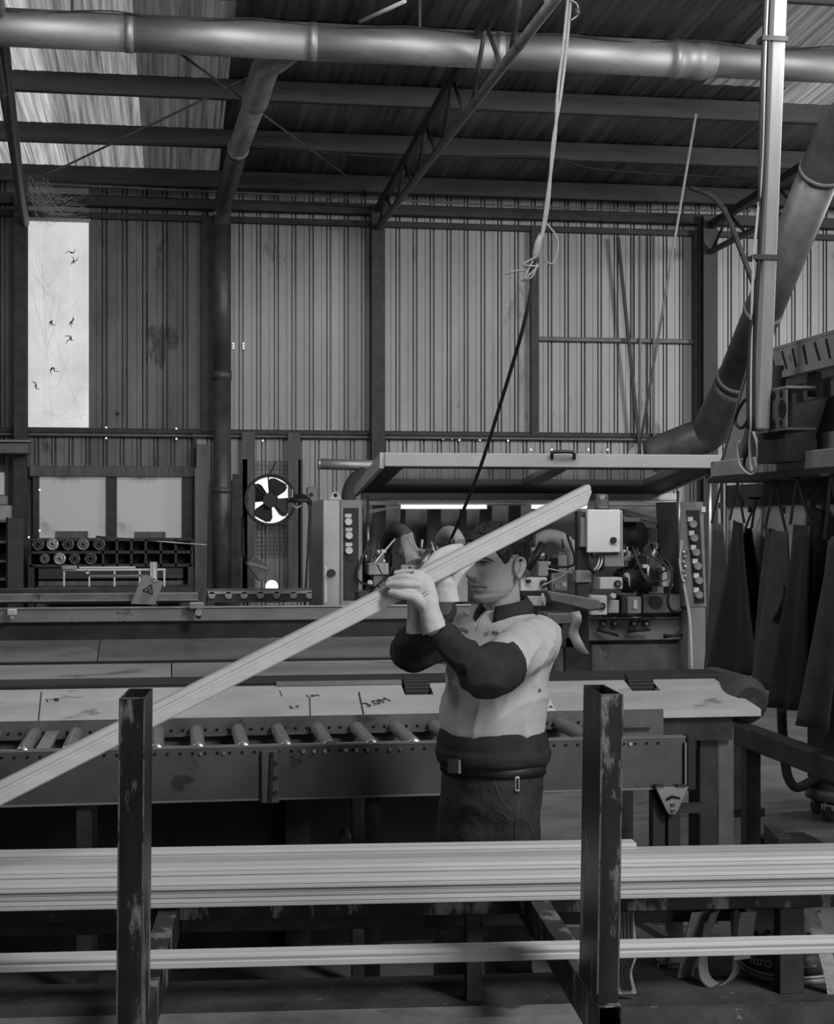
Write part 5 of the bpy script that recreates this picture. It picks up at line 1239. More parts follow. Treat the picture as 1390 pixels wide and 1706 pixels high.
# ---- leather aprons on the rail
MAP = mat('apron_leather', .018, .6, 0, .35, 5, bump=.2, bscale=30); MAPL = mat('apron_suede', .055, .75, 0, .3, 6, bump=.25, bscale=60)
def apron(label, top, bl, br_, tl, tr, m, x, pocket=False, n=18):
    """hung apron: narrow bib at top, wide folded skirt; corners as picture points on the plane X = x"""
    ap = thing('apron', WX((bl[0] + br_[0]) / 2, max(bl[1], br_[1]), x), label, 'apron', 'aprons hanging on the machine')
    TL, TR, BL, BR = WX(*tl, x), WX(*tr, x), WX(*bl, x), WX(*br_, x); rings = []
    nv = 16
    for i in range(nv + 1):
        t = i / nv; e = t ** .8
        a_, b_ = sub(TL, BL, t), sub(TR, BR, t); a_ = V((a_.x, a_.y, a_.z)); row = []
        for k in range(n + 1):
            u = k / n; p = sub(a_, b_, u)
            fold = .036 * math.sin(u * 8.4 + x * 40 + t * 1.6) * (.2 + t) + .03 * math.sin(u * 4 + 1.5 + t)
            row.append(p + V((fold - .02, 0, 0)))
        rings.append(row + [q + V((.008, 0, 0)) for q in reversed(row)])
    MB().loft(rings).build('body', m, ap)
    T = WX(*top, x); 
    for c, e in ((sub(TL, TR, .12), 0), (sub(TL, TR, .88), 1)):
        ribbon(MB(), [c + V((-.02, 0, 0)), sub(c, T, .5) + V((-.01, .01 * e, 0)), T], V((0, .03, 0)), .004, 4).build('strap', M_BLACK, ap)
    MB().cyl(T + V((.02, 0, 0)), T + V((-.05, 0, 0)), .008, 8).build('hook', M_STEELD, ap)
    MB().box((sub(TL, TR, .85).x - .035, sub(TL, TR, .85).y - .018, sub(TL, TR, .85).z + .09), (sub(TL, TR, .85).x - .025, sub(TL, TR, .85).y + .018, sub(TL, TR, .85).z + .125)).build('buckle', M_STEELD, ap)
    if pocket:
        MB().prism([WX(a_, b_, x - .07) for a_, b_ in ((1276, 1010), (1290, 993), (1306, 974), (1304, 998), (1296, 1018), (1285, 1036))], (.012, 0, 0)).build('pocket_flap', m, ap, .004)
    return ap
apron('narrow dark apron hanging nearest the moulder, leftmost on the rail', (1203, 803), (1178, 1125), (1222, 1125), (1188, 872), (1212, 872), MAPL, XC + .24)
apron('broad dark apron with a pointed split bib, second on the rail', (1230, 800), (1184, 1125), (1272, 1125), (1218, 866), (1250, 872), MAP, XC + .15)
apron('slim apron strip hanging straight behind the second one', (1262, 830), (1246, 1090), (1266, 1010), (1246, 880), (1260, 880), MAP, XC + .23)
apron('suede apron with turned-back pocket in the middle of the rail', (1292, 798), (1246, 1130), (1318, 1160), (1276, 880), (1322, 886), MAPL, XC + .07, True)
apron('long black apron right of the pocketed suede one', (1328, 795), (1290, 1178), (1352, 1184), (1318, 874), (1366, 876), MAP, XC + .0)
apron('grey suede apron cut by the right edge of the picture', (1385, 792), (1334, 1200), (1392, 1222), (1376, 900), (1420, 890), MAPL, XC - .06)
apron('dark apron hanging behind the others at the right', (1368, 795), (1352, 1120), (1404, 1130), (1344, 830), (1386, 850), MAP, XC + .2)
# bench beam on the plane X = XC, with legs
bb = thing('side_bench_beam', V((XC, 7.2, 0)), 'dark steel rail running towards the viewer under the aprons', 'beam')
zb_ = WX(1250, 1210, XC).z
MB().box((XC - .05, 5.2, zb_ - .11), (XC + .05, WX(1236, 1200, XC).y, zb_)).build('rail', M_STEELD, bb, .006)
for y_ in (5.6, WX(1240, 1200, XC).y - .1): MB().box((XC - .04, y_ - .04, 0), (XC + .04, y_ + .04, zb_ - .1)).build('leg', M_STEELD, bb)
# vacuum drum with hose
vc = V((W(1418, 1350, 8.7).x, 8.7, 0)); 
vd = thing('vacuum_drum', vc, 'black shop vacuum drum with bent hose on castors at the right edge', 'vacuum')
R_ = .25
MB().lathe(vc, (0, 0, 1), [(.01, .10), (R_ * .9, .10), (R_, .13), (R_, .19), (R_ * .97, .20), (R_ * .97, .58), (R_ * 1.03, .60), (R_ * 1.03, .66), (R_ * .8, .74), (.01, .78)], 32).build('drum', M_BLACK, vd)
MB().lathe(vc, (0, 0, 1), [(R_ * 1.01, .12), (R_ * 1.05, .12), (R_ * 1.05, .18), (R_ * 1.01, .18)], 32).build('bumper_band', M_STEEL, vd)
for a_ in (2.4, 3.6, 5.0, .8): 
    c = vc + V((math.cos(a_) * R_ * .85, math.sin(a_) * R_ * .85, .045)); MB().cyl(c + V((-.015, 0, 0)), c + V((.015, 0, 0)), .045, 14).build('castor', M_RUBBER, vd); MB().box(c + V((-.02, -.015, .02)), c + V((.02, .015, .07))).build('castor_fork', M_GALV, vd)
MB().tube(smooth_path([vc + V((-R_ * .9, -.05, .25)), W(1330, 1312, 8.6), W(1314, 1296, 8.6), W(1308, 1262, 8.6), W(1304, 1215, 8.5), W(1303, 1180, 8.4)], 6), .028, 12).build('hose', M_RUBBER, vd)
fl2 = MB().box((W(1255, 1375, 8.1).x, 7.6, .0), (W(1340, 1375, 8.1).x, 8.1, .05)); o = fl2.build('floor_skid', M_STEELD, None, .01); tag(o, 'low dark skid lying on the floor left of the vacuum', 'skid')
nb = thing('corner_bracket', V((*K(1330, 1400, 5.2).xy, 0)), 'small dark square tube end standing just behind the right end of the planks', 'post')
p = K(1322, 1408, 5.15); MB().bar(p + V((-.03, 0, 0)), p + V((.02, .25, 0)), .05, .05).build('tube', M_STEELD, nb, .003); MB().box((p.x - .045, p.y + .05, 0), (p.x - .0, p.y + .1, p.z - .02)).build('leg', M_STEELD, nb)
# ================================================================== THE MAN AND THE BOARD HE SIGHTS ALONG
from mathutils.bvhtree import BVHTree
def bd(px): return 1.0 / (1 / 3.8 + (px + 60) / 1045.0 * (1 / 4.6 - 1 / 3.8))
BL0, BL1 = Pd(-60, 1352, bd(-60)), Pd(983, 821, bd(983))
bdir = (BL1 - BL0).normalized(); BL0 = BL0 - bdir * .55
bu = (ZU - bdir * ZU.dot(bdir)).normalized(); bn = bdir.cross(bu).normalized()
if bn.dot(FWD) > 0: bn = -bn           # bn points to the viewer
h_ = .0265
prof = [(-h_, -.010), (-h_, .010), (-h_ + .004, .013), (-.003, .013), (-.0015, .0115), (.0015, .0115), (.003, .0125), (h_ * .45, .012), (h_ * .5, .016), (h_ - .003, .016), (h_, .012), (h_, -.010)]
n = len(prof)
ra = [BL0 + bu * a + bn * b_ for a, b_ in prof]; rb_ = [BL1 + bdir * (-.03 if a < 0 else 0) + bu * a + bn * b_ for a, b_ in prof]
o = MB().add(ra + rb_, [list(range(n))[::-1], [n + i for i in range(n)]] + [(i, (i + 1) % n, n + (i + 1) % n, n + i) for i in range(n)]).build('moulded_board', mat('board_pine', .52, .55, 0, .10, 3.0, (1, 9, 9)), None)
tag(o, 'long pale moulded board held up at eye level by the man', 'board')

AT = math.radians(48); tf = -FWD * math.cos(AT) - RIGHT * math.sin(AT); tl = ZU.cross(tf)
AH = math.radians(55); hf = (-FWD * math.cos(AH) - RIGHT * math.sin(AH)); hl = ZU.cross(hf)
pitch = math.radians(4); hfz = hf * math.cos(pitch) - ZU * math.sin(pitch); hu = hf * math.sin(pitch) + ZU * math.cos(pitch)
pe_loc = Pd(822, 1500, 4.78); pe_loc.z = 0
pe = thing('person', pe_loc, 'man in two-tone work shirt and white gloves sighting along a raised board', 'person')
def lerp_tab(tab, x):
    if x <= tab[0][0]: return tab[0][1]
    for (a, va), (b_, vb) in zip(tab, tab[1:]):
        if x <= b_:
            t = (x - a) / (b_ - a); t = t * t * (3 - 2 * t) * .5 + t * .5
            return va + (vb - va) * t
    return tab[-1][1]
HF = [(-.118, .058), (-.110, .076), (-.098, .084), (-.085, .083), (-.07, .088), (-.055, .090), (-.04, .088), (-.02, .089), (0, .090), (.02, .096), (.045, .096), (.07, .086), (.09, .068), (.105, .045), (.117, .004)]
HBk = [(-.118, .002), (-.105, .012), (-.085, .03), (-.06, .055), (-.035, .078), (-.01, .092), (.02, .100), (.05, .100), (.075, .088), (.095, .066), (.108, .042), (.117, .004)]
HW = [(-.118, .022), (-.110, .034), (-.095, .047), (-.075, .057), (-.05, .063), (-.025, .068), (0, .072), (.03, .076), (.06, .074), (.08, .065), (.097, .050), (.110, .030), (.117, .004)]
G = [(0, .008, .009, .016, .011), (0, -.012, .009, .013, .013), (0, -.030, .011, .009, .022), (.013, -.035, .006, .007, .008), (.03, .024, .020, .007, .005), (0, .024, .012, .010, .003),
     (.032, .004, .013, .009, -.009), (.044, -.016, .018, .014, .004), (0, -.060, .019, .0045, .006), (0, -.074, .016, .005, .006), (0, -.067, .022, .0025, -.005), (0, -.086, .02, .006, -.004), (0, -.102, .017, .010, .006), (.028, -.066, .006, .008, -.003)]
def head_pt(ph, z, off=0.0):
    f, b_, w = lerp_tab(HF, z), lerp_tab(HBk, z), lerp_tab(HW, z); c, s = math.cos(ph), math.sin(ph); e = .86
    x = (f if c > 0 else b_) * math.copysign(abs(c) ** e, c); y = w * math.copysign(abs(s) ** e, s)
    if c > 0:
        for y0, z0, sy, sz, am in G:
            for sg in ((1, -1) if y0 else (1,)):
                x += am * math.exp(-((y - sg * y0) / sy) ** 2 / 2 - ((z - z0) / sz) ** 2 / 2) * min(1, c * 3)
    r = math.hypot(x, y) + 1e-6; k = 1 + off / r
    return V((x * k, y * k, z))
HC = Pd(827, 938, 4.75)
def H(p): return HC + hfz * p.x + hl * p.y + hu * p.z
def head_mb():
    m = MB(); nz_, na = 84, 120; rings = []
    for i in range(nz_ + 1):
        z = -.118 + .235 * (.5 - .5 * math.cos(math.pi * i / nz_)); rings.append([H(head_pt(2 * math.pi * k / na, z)) for k in range(na)])
    return m.loft(rings)
# torso rings, shared by body and shirt (picture height, centre, half width, half depth)
TS = [(1010, 843, .060, .062), (1020, 843, .085, .070), (1030, 842, .135, .085), (1042, 840, .180, .10), (1065, 838, .195, .118), (1100, 833, .186, .130), (1150, 826, .172, .136), (1200, 821, .164, .140), (1240, 821, .166, .144), (1262, 822, .170, .147), (1278, 823, .168, .147)]
TSI = [(a, (b_, c, d)) for a, b_, c, d in TS]
def tab3(y):
    for (a, va), (b_, vb) in zip(TSI, TSI[1:]):
        if y <= b_:
            t = max(0, (y - a) / (b_ - a)); return [p + (q - p) * t for p, q in zip(va, vb)]
    return TSI[-1][1]
def torso_rings(y0, y1, off, n=40, step=6, bulge=None):
    out = []; y = y0
    ys = [y0 + (y1 - y0) * i / max(2, int((y1 - y0) / step)) for i in range(max(2, int((y1 - y0) / step)) + 1)]
    for y in ys:
        cx_, a, b_ = tab3(y); c = Pd(cx_, y, 4.78); o_ = off + (bulge(y) if bulge else 0)
        out.append([c + tl * (math.cos(2 * math.pi * k / n) * (a + o_)) + tf * (math.sin(2 * math.pi * k / n) * (b_ + o_)) for k in range(n)])
    return out
nS, nE, nWr = Pd(896, 1066, 4.66), Pd(807, 1125, 4.365), Pd(722, 1043, 4.28)
fS, fE, fWr = Pd(772, 1056, 4.92), Pd(692, 1082, 4.70), Pd(738, 1008, 4.45)
def limb(m, pts, rs, n=20): 
    pp = smooth_path(pts, 5); k = len(pp); L = len(rs) - 1; rr2 = []
    for i in range(k):
        u = i / (k - 1) * L; j = min(int(u), L - 1); rr2.append(rs[j] + (rs[j + 1] - rs[j]) * (u - j))
    m.tube(pp, rr2, n); m.sphere(pts[0], rs[0], 16, 10); m.sphere(pts[-1], rs[-1], 16, 10); return m
hipN, hipF = Pd(850, 1300, 4.72), Pd(788, 1300, 4.84)
kneeN, kneeF = V((hipN.x - .01, hipN.y + .0, .50)), V((hipF.x - .05, hipF.y + .03, .50))
ankN, ankF = V((hipN.x + .02, hipN.y + .06, .10)), V((hipF.x - .02, hipF.y + .12, .10))
# skin body: one continuous surface
b = head_mb()
b.tube([Pd(838, 1024, 4.79), Pd(836, 1000, 4.775), Pd(834, 968, 4.77)], [.064, .057, .056], 24)
b.loft(torso_rings(1012, 1276, -.016, 28, 12))
limb(b, [nS, sub(nS, nE, .5), nE, sub(nE, nWr, .5), nWr, Pd(706, 985, 4.28)], [.052, .048, .04, .037, .027, .022]); limb(b, [fS, sub(fS, fE, .5), fE, sub(fE, fWr, .5), fWr, Pd(738, 972, 4.43)], [.05, .046, .04, .036, .027, .022])
limb(b, [hipN, sub(hipN, kneeN, .5), kneeN, sub(kneeN, ankN, .4), ankN], [.082, .078, .056, .052, .038]); limb(b, [hipF, sub(hipF, kneeF, .5), kneeF, sub(kneeF, ankF, .4), ankF], [.082, .078, .056, .052, .038])
b.sphere(Pd(822, 1285, 4.78), .13, 20, 12)
for ank in (ankN, ankF):
    b.tube([ank, ank + tf * .10 + V((0, 0, -.05)), ank + tf * .16 + V((0, 0, -.06))], [.036, .034, .025], 12)
for sg in (1, -1):                     # ears
    E = lambda x, y, z: H(V((-.020 + x, sg * (.072 + y), -.015 + z)))
    helix = [E(.010, .004, -.012), E(.012, .008, .008), E(.008, .012, .024), E(-.006, .015, .031), E(-.020, .016, .022), E(-.022, .015, .004), E(-.014, .012, -.014), E(-.004, .009, -.028), E(.004, .006, -.030)]
    b.tube(smooth_path(helix, 4), .0048, 8); b.sphere(E(.0, .006, -.024), .008, 10, 6)
    b.tube(smooth_path([E(-.012, .010, .018), E(-.010, .011, .0), E(-.004, .009, -.018)], 4), [.006] * 9, 8)
    b.tube([E(.0, -.006, .020), E(-.004, -.002, .0), E(.0, -.004, -.024)], [.012, .012, .009], 10)
    b.sphere(E(.010, .002, -.004), .006, 8, 6)
MSKIN = mat('skin', .33, .5, 0, .10, 18, bump=.05, bscale=120, spec=.35)
me = remesh(b, .0034, 2); body = link('body', me, MSKIN, pe, V((0, 0, 0)))
bvh_body = BVHTree.FromPolygons([v.co for v in me.vertices], [p.vertices for p in me.polygons])
CAMP = V((0, 0, CAM_H))
def hit(bvh, px, py, off=.001):
    d = (Pd(px, py, 5.0) - CAMP).normalized(); r = bvh.ray_cast(CAMP, d)
    if r[0] is None: return Pd(px, py, 4.7), -d
    return r[0] - d * off, r[1]
# hair: an offset shell of the head, cut by the hairline
MHAIR = mat('hair_black', .018, .45, 0, .6, 30, (1, 1, .4), bump=.6, bscale=150, spec=.5)
def hairline(ph):
    a = abs(math.degrees(math.atan2(math.sin(ph), math.cos(ph))))
    return lerp_tab([(0, .070), (30, .066), (48, .060), (60, .040), (70, .016), (78, -.004), (86, .0), (92, .024), (104, .022), (115, -.030), (130, -.062), (180, -.072)], a)
hm = MB(); na, nz_ = 150, 70; rings = []
for i in range(nz_ + 1):
    row = []
    for k in range(na):
        ph = 2 * math.pi * k / na; z0 = hairline(ph); z = z0 + (.1168 - z0) * i / nz_
        t = i / nz_; edge = min(1, t * 7); up_ = max(0, (z - .04) / .078)
        nse = noise.noise(V((math.cos(ph) * 9, math.sin(ph) * 9, z * 60))) * .002 + noise.noise(V((math.cos(ph) * 40, math.sin(ph) * 40, z * 30))) * .003
        off = -.002 + edge * (.009 + .004 * up_ + nse)
        p = head_pt(ph, min(z, .1165), off); p.z += edge * up_ ** 2 * (.011 + nse); row.append(H(p))
    rings.append(row)
hm.loft(rings, True, False); hm.f.append([len(hm.v) - na + k for k in range(na)]); hm.s.append(True)
hm.build('hair', MHAIR, pe)
sp_ = MB()
for k in range(260):                   # short tufts break up the outline
    ph = random.uniform(-math.pi, math.pi); z0 = hairline(ph); z = z0 + .004 + (.112 - z0) * random.random() ** .8
    p = head_pt(ph, z, .008); q = head_pt(ph + random.uniform(-.05, .05), z - .004, .0115 + random.uniform(0, .003)); q.z += random.uniform(-.004, .012) + max(0, z - .05) * .14; p.z += max(0, z - .05) * .12
    sp_.tube([H(p), H(q)], [.0022, .0004], 4, False)
tf_ = sp_.build('hair_tuft', MHAIR, pe); tf_['kind'] = 'stuff'
# face details placed on the skin surface
def skin_line(name, pts, r, m, off=.0005, flat=1.0):
    return MB().tube(smooth_path([hit(bvh_body, x, y, off)[0] for x, y in pts], 4), r, 6).build(name, m, pe)
skin_line('eyebrow', [(789.5, 930.5), (797, 928.5), (807, 929), (816, 932), (823, 936)], [.0014] * 2 + [.0034] * 9 + [.0028] * 4 + [.0012] * 2, MHAIR)
M_EYE = mat('eye_dark', .03, .25); M_EYEW = mat('eye_white', .30, .3)
skin_line('upper_eyelid', [(797, 938.5), (803, 935.8), (811, 936.2), (818, 939)], [.0010] * 3 + [.0021] * 7 + [.0009] * 3, MHAIR)
MB().sphere(hit(bvh_body, 804.5, 938.4, -.0016)[0], .0042, 10, 7, (1.2, 1, .9)).build('iris', M_EYE, pe)
MB().sphere(hit(bvh_body, 811, 939, -.0022)[0], .0046, 10, 7, (1.5, 1, .7)).build('eyeball', M_EYEW, pe)
skin_line('mouth_line', [(784, 976.5), (791, 977.5), (800, 977.5), (807, 978), (812, 980)], .0014, mat('lip_dark', .06, .6), -.0002)
MB().sphere(hit(bvh_body, 792, 963, -.0012)[0], .0026, 10, 7, (1.5, 1, .7)).build('nostril', M_EYE, pe)
# ---- shirt: light body and upper sleeves
MSH1 = mat('shirt_light', .47, .8, 0, .05, 20, bump=.06, bscale=90, spec=.2); MSH2 = mat('shirt_dark', .030, .8, 0, .3, 14, bump=.1, bscale=70, spec=.2)
def folds(co):
    ax = (nE - nS).normalized(); rel = co - nS; al = rel.dot(ax); rad = (rel - ax * al).length
    lat = rel.dot(RIGHT); wq = noise.noise(co * 4) * 1.2
    tor = (1 - abs(noise.noise(V((lat * 11 + co.z * 5 + wq, 3.1, co.z * 2.5))))) ** 3 * .009 + (1 - abs(noise.noise(V((lat * 7 - co.z * 9 + wq, 7.7, co.z * 3))))) ** 4 * .007
    arm = .0014 * math.sin(al * 62 + noise.noise(co * 7) * 5) + (1 - abs(noise.noise(V((al * 9 + co.z * 12 + wq, 5.3, lat * 5))))) ** 4 * .008 + (1 - abs(noise.noise(V((al * 16 + wq, 1.3, co.z * 6))))) ** 3 * .009
    k = max(0, min(1, (.125 - rad) / .04)) * max(0, min(1, (al + .06) / .06))
    kn = max(0, min(1, ((co - Pd(839, 1008, 4.775)).length - .10) / .09))
    return (tor * (1 - k) + arm * k - .006 + noise.noise(co * 22) * .0015) * kn
sh = thing('shirt', Pd(822, 1275, 4.78)); sh.parent = pe; sh.location = Pd(822, 1275, 4.78) - pe.location
s = MB().loft(torso_rings(1014, 1220, .002, 40, 5, lambda y: .010 * math.exp(-((y - 1195) / 30) ** 2)))
cutN = sub(nS, nE, .72); cutF = sub(fS, fE, .60)
s.tube(smooth_path([nS + ZU * .02 + tl * -.04, nS, sub(nS, nE, .4), cutN], 4), [.060, .066, .070, .073, .074, .074, .074, .074, .073, .072, .070, .068, .067], 24)
s.sphere(nS, .068, 20, 12); s.sphere(fS, .066, 20, 12)
s.tube([fS, cutF], [.068, .062], 24)
me = remesh(s, .006, 14, folds); link('light_panel', me, MSH1, sh, V((0, 0, 0)))
bvh_shirt = BVHTree.FromPolygons([v.co for v in me.vertices], [p.vertices for p in me.polygons])
# dark lower panel, hem hanging lower at the back
hp2 = torso_rings(1212, 1276, .008, 48, 5, lambda y: .008 * math.sin((y - 1212) / 16.0) + (.010 if 1245 < y < 1268 else 0))
m = MB(); m.loft(hp2, True, True)
me = remesh(m, .006, 4, lambda co: noise.noise(V((co.x * 8, co.y * 8, co.z * 20))) * .008)
link('dark_hem_panel', me, MSH2, sh, V((0, 0, 0)))
def sleeve(S, E_, Wp, t0, rs, name='dark_sleeve', wr=.5):
    m = MB(); a = sub(S, E_, t0)
    pp = smooth_path([a, sub(a, E_, .6), E_ + (E_ - (S + Wp) / 2).normalized() * .012, sub(E_, Wp, .3), sub(E_, Wp, .65), sub(E_, Wp, .97)], 6)
    k = len(pp); L = len(rs) - 1; rr2 = []
    for i in range(k):
        u = i / (k - 1) * L; j = min(int(u), L - 1); rr2.append(rs[j] + (rs[j + 1] - rs[j]) * (u - j))
    m.tube(pp, rr2, 24)
    ax = (Wp - E_).normalized()
    me = remesh(m, .005, 3, lambda co: .005 * math.sin((co - E_).dot(ax) * 62 + noise.noise(co * 9) * 5) * min(1, (co - Wp).length * 6) + (1 - abs(noise.noise(co * 13))) ** 3 * .008 - .004)
    return link(name, me, MSH2, sh, V((0, 0, 0)))
sleeve(nS, nE, nWr, .66, [.077, .074, .063, .051, .045, .040]); sleeve(fS, fE, fWr, .5, [.062, .064, .066, .060, .052, .044])
# collar: folded band with two points
NC = Pd(839, 1008, 4.775); cm = MB()
def collar_side(sg):
    rows = []
    for i in range(16):
        ph = math.radians(180 - (180 - 24) * i / 15) * sg; d = tf * math.cos(ph) + tl * math.sin(ph); t = i / 15
        top = NC + d * .066 + ZU * (.034 - .038 * t); fold = NC + d * .073 + ZU * (.037 - .038 * t); tip = NC + d * (.100 - .006 * t) + ZU * (-.012 - .040 * t ** 1.5 - .008 * (t > .9)); inn = NC + d * .066 + ZU * (-.03 - .02 * t)
        rows.append([inn, top, fold, sub(fold, tip, .5) + d * .004, tip, tip - d * .006, fold - d * .005 - ZU * .006])
    cm.loft(rows, True)
collar_side(1); collar_side(-1)
cm.build('collar', MSH2, sh)
o = MB().tube([hit(bvh_shirt, x, y, .0)[0] for x, y in ((806, 1026), (800, 1036), (794, 1050))], .0022, 6).build('placket', mat('shirt_seam', .36, .8), sh)
def shirt_text(t, px, py, size, px2, py2):
    a, n1 = hit(bvh_shirt, px, py, .003); b2, n2 = hit(bvh_shirt, px2, py2, .003); xd = (b2 - a).normalized(); nn = ((n1 + n2) / 2).normalized()
    if nn.dot(CAMP - a) < 0: nn = -nn
    yd = nn.cross(xd).normalized(); mb = text_mb(t, size, a + nn * .003, xd, yd)
    for i, p in enumerate(mb.v):            # lay the lettering on the cloth
        q = bvh_shirt.find_nearest(p); sgn = 1 if q[1].dot(CAMP - p) > 0 else -1
        mb.v[i] = q[0] + q[1] * sgn * .0012
    return mb
shirt_text('MARK', 761, 1049, .021, 774, 1055).build('name_lettering', M_INK, sh)
shirt_text('MORTON', 817, 1057, .018, 845, 1051).build('logo_lettering', M_INK, sh)
for k in range(3):
    p = [hit(bvh_shirt, 807 + k * 3, 1060 - k, .001)[0], hit(bvh_shirt, 809.5 + k * 3, 1052 - k, .001)[0]]; MB().tube(p, .0011, 5).build('logo_mark', M_PRINT, sh)
for (px, py) in ((906, 1152), ): MB().sphere(hit(bvh_shirt, 899, 1150, 0)[0], .006, 8, 6).build('button', M_STEEL, sh)
# ---- trousers, belt, boots
MJ = mat('work_denim', .040, .75, 0, .45, 9, bump=.35, bscale=60, spec=.2, spots=.08, spot_v=.12, spot_scale=18)
m = MB()
hr = []
for y, cx_, a, b_ in ((1262, 822, .160, .135), (1285, 821, .168, .140), (1310, 819, .170, .140), (1340, 817, .165, .135), (1362, 816, .158, .130), (1400, 814, .150, .122)):
    c = Pd(cx_, y, 4.78); hr.append([c + tl * (math.cos(2 * math.pi * k / 36) * a) + tf * (math.sin(2 * math.pi * k / 36) * b_) for k in range(36)])
m.loft(hr)
for hip, knee, ank, in ((hipN, kneeN, ankN), (hipF, kneeF, ankF)):
    limb(m, [hip, sub(hip, knee, .5), knee, sub(knee, ank, .5), ank + V((0, 0, .02))], [.098, .094, .076, .070, .066], 24)
me = remesh(m, .007, 3, lambda co: noise.noise(V((co.x * 9, co.y * 9, co.z * 14))) * .008 + noise.noise(V((co.x * 22, co.y * 22, co.z * 34))) * .003)
tr_ = link('trousers', me, MJ, pe, V((0, 0, 0)))
bvh_tr = BVHTree.FromPolygons([v.co for v in me.vertices], [p.vertices for p in me.polygons])
MST = mat('stitching', .09, .8)
for pts in ([(826, 1288), (825, 1305), (832, 1325), (842, 1340), (853, 1349)], [(866, 1290), (866, 1330), (862, 1360), (858, 1398)], [(836, 1352), (846, 1363), (858, 1366)], [(735, 1330), (734, 1360), (735, 1398)], [(872, 1345), (880, 1370), (886, 1385)]):
    MB().tube(smooth_path([hit(bvh_tr, x, y, .0005)[0] for x, y in pts], 4), .0013, 5).build('seam', MST, tr_)
tg, tn = hit(bvh_tr, 862, 1306, .002); MB().box(tg + V((-.007, -.002, -.022)), tg + V((.007, .002, .022))).build('pocket_tag', M_PAPER, tr_, .003); MB().box(tg + V((-.004, -.004, -.017)), tg + V((.005, -.001, .017))).build('tag_patch', M_BLACK, tr_, .002)
br2 = []
for y in (1266, 1284):
    c = Pd(821, y, 4.78); br2.append((c, .170, .143))
bl = MB(); rings = []
for (c, a, b_), o_ in ((br2[0], 0), (br2[0], .006), (br2[1], .006), (br2[1], 0)):
    rings.append([c + tl * (math.cos(2 * math.pi * k / 40) * (a + o_)) + tf * (math.sin(2 * math.pi * k / 40) * (b_ + o_)) for k in range(40)])
bl.loft(rings + [rings[0]], True, False).build('belt', M_BLACK, pe)
pc2 = Pd(757, 1276, 4.66); po = MB().bar(pc2 - RIGHT * .022, pc2 + RIGHT * .022, .03, .045).build('belt_pouch', M_BLACK, pe, .004)
MB().bar(pc2 + RIGHT * .012 - FWD * .016, pc2 + RIGHT * .019 - FWD * .016, .004, .040).build('pouch_clip', M_STEELM, po)
for ank in (ankN, ankF):
    m = MB(); m.tube([ank + V((0, 0, .10)), ank + V((0, 0, .0)), ank + V((0, 0, -.05))], [.056, .056, .054], 18); m.tube([ank + tf * -.03 + V((0, 0, -.055)), ank + tf * .06 + V((0, 0, -.045)), ank + tf * .15 + V((0, 0, -.055)), ank + tf * .20 + V((0, 0, -.065))], [.044, .050, .046, .030], 16)
    m.box(ank + V((-.03, -.03, -.1)), ank + V((.03, .03, -.05)))
    me = remesh(m, .006, 3)
    for v in me.vertices: v.co.z = max(v.co.z, .0)
    link('boot', me, M_BLACK, pe, V((0, 0, 0)))
# ---- gloves
MGL = mat('glove_leather', .54, .7, 0, .08, 25, bump=.06, bscale=60, spec=.25, spots=.05, spot_v=.3, spot_scale=25)
def chain(m, pts, rs, n=12):
    pts = [(p[0], p[1], p[2] if p[2] > 1 else bd(p[0]) + p[2]) for p in pts]
    pp = smooth_path([Pd(*p) for p in pts], 5); k = len(pp); L = len(rs) - 1; rr2 = []
    for i in range(k):
        u = i / (k - 1) * L; j = min(int(u), L - 1); rr2.append(rs[j] + (rs[j + 1] - rs[j]) * (u - j))
    m.tube(pp, rr2, n); m.sphere(Pd(*pts[-1]), rs[-1], 12, 8); m.sphere(Pd(*pts[0]), rs[0], 12, 8)
def palm(m, rows, n=22):
    rings = []
    for (px, py, d, wx, wy, ang) in rows:      # wx across the hand in the picture, wy in depth
        c = Pd(px, py, d); u = RIGHT * math.cos(ang) + ZU * math.sin(ang)
        rings.append([c + u * (math.cos(2 * math.pi * k / n) * wx) + FWD * (math.sin(2 * math.pi * k / n) * wy) for k in range(n)])
    m.loft(rings)
m = MB()
palm(m, [(724, 1050, 4.275, .036, .042, .4), (719, 1032, 4.275, .033, .038, .4), (715, 1014, 4.275, .029, .030, .3), (709, 998, 4.275, .036, .027, .3), (702, 982, 4.28, .043, .026, .75), (695, 971, 4.28, .038, .024, 1.2), (688, 967, 4.28, .032, .020, 1.5)])
chain(m, [(700, 957, 4.30), (680, 952.5, 4.305), (660, 955, 4.31)], [.0118, .0098, .008])
chain(m, [(698, 965, 4.268), (672, 961, 4.262), (650, 966.5, 4.27)], [.0118, .0102, .0086])
chain(m, [(697, 974.5, 4.262), (671, 972.5, 4.25), (646, 974.5, 4.262)], [.0118, .0102, .0086])
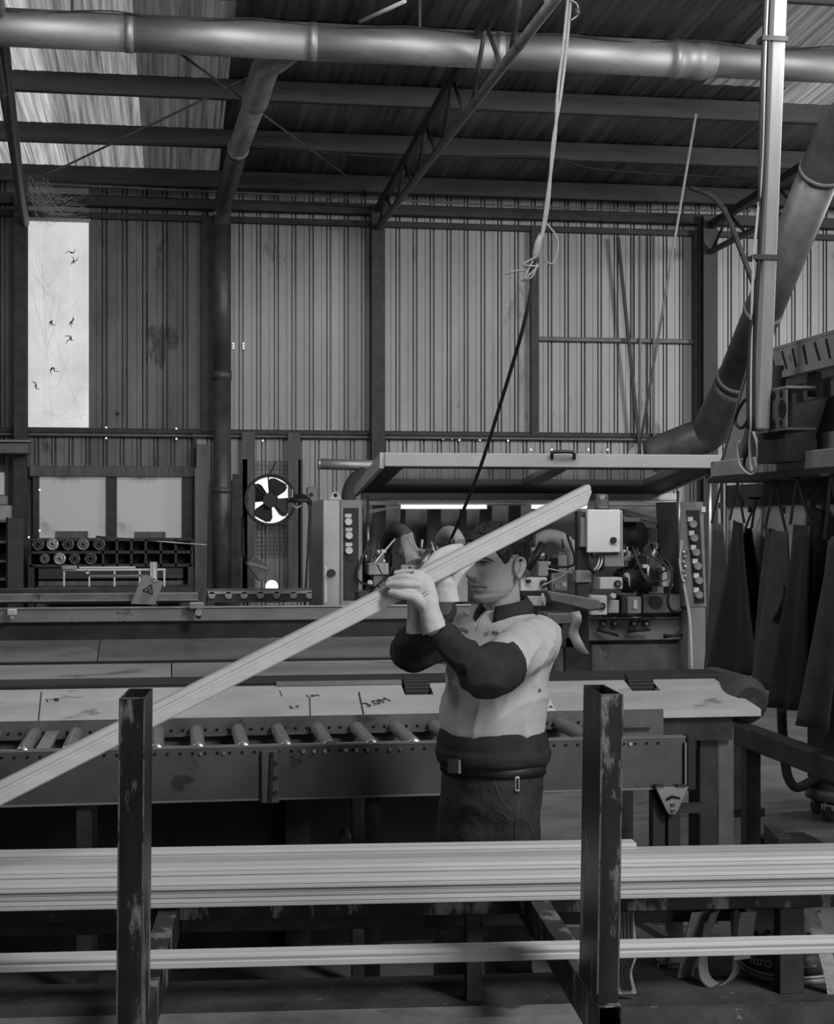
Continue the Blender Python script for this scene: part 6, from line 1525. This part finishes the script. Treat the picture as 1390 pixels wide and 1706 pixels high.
chain(m, [(694, 984, 4.265), (672, 984, 4.258), (654, 982, 4.268)], [.011, .0096, .008])
chain(m, [(706, 1006, 4.265), (690, 994, 4.25), (670, 990.5, 4.245), (652, 987.5, 4.255)], [.018, .014, .0125, .0105])
palm(m, [(690, 998, 4.30, .020, .018, 0), (690, 1015, 4.31, .018, .018, 0), (691, 1035, 4.315, .021, .020, 0), (690, 1055, 4.315, .023, .022, 0)])
me = remesh(m, .0021, 1, lambda co: noise.noise(co * 55) * .0010 + noise.noise(co * 24) * .0018)
g1 = link('glove', me, MGL, pe, V((0, 0, 0))); g1['label'] = 'white leather glove on the nearer hand'
bvh_g = BVHTree.FromPolygons([v.co for v in me.vertices], [p.vertices for p in me.polygons])
MSEAM = mat('glove_seam', .22, .8)
for pts in ([(704, 990), (708, 987), (712, 985)], [(706, 994), (710, 991), (714, 989)]): MB().tube([hit(bvh_g, x, y, .0003)[0] for x, y in pts], .0012, 5).build('stitching', MSEAM, g1)
m = MB()
palm(m, [(746, 1003, 4.412, .036, .030, .02), (744, 992, 4.412, .034, .026, .0), (742, 980, 4.41, .035, .020, -.1), (738, 966, 4.408, .041, .019, -.25), (731, 952, 4.41, .040, .018, -.35), (724, 942, 4.41, .032, .016, -.4)])
chain(m, [(750, 978, .022), (762, 958, .012), (774, 946, .006), (785, 937, .004)], [.020, .016, .0130, .0115])
chain(m, [(708, 948, .036), (727, 926, .040), (747, 915, .040), (768, 910.5, .036)], [.0125, .0125, .0115, .0095])
chain(m, [(714, 948, .034), (734, 930, .036), (754, 919, .036), (772, 914.5, .034)], [.0125, .0125, .0115, .0095])
chain(m, [(719, 950, .034), (738, 934, .034), (754, 926, .034), (770, 921, .034)], [.012, .0125, .0115, .0095])
chain(m, [(724, 954, .034), (740, 942, .034), (752, 936, .034), (764, 931, .034)], [.012, .011, .010, .0085])
me = remesh(m, .0026, 1, lambda co: noise.noise(co * 55) * .0012 + noise.noise(co * 24) * .0016)
g2 = link('glove', me, MGL, pe, V((0, 0, 0))); g2['label'] = 'white leather glove on the farther hand behind the board'
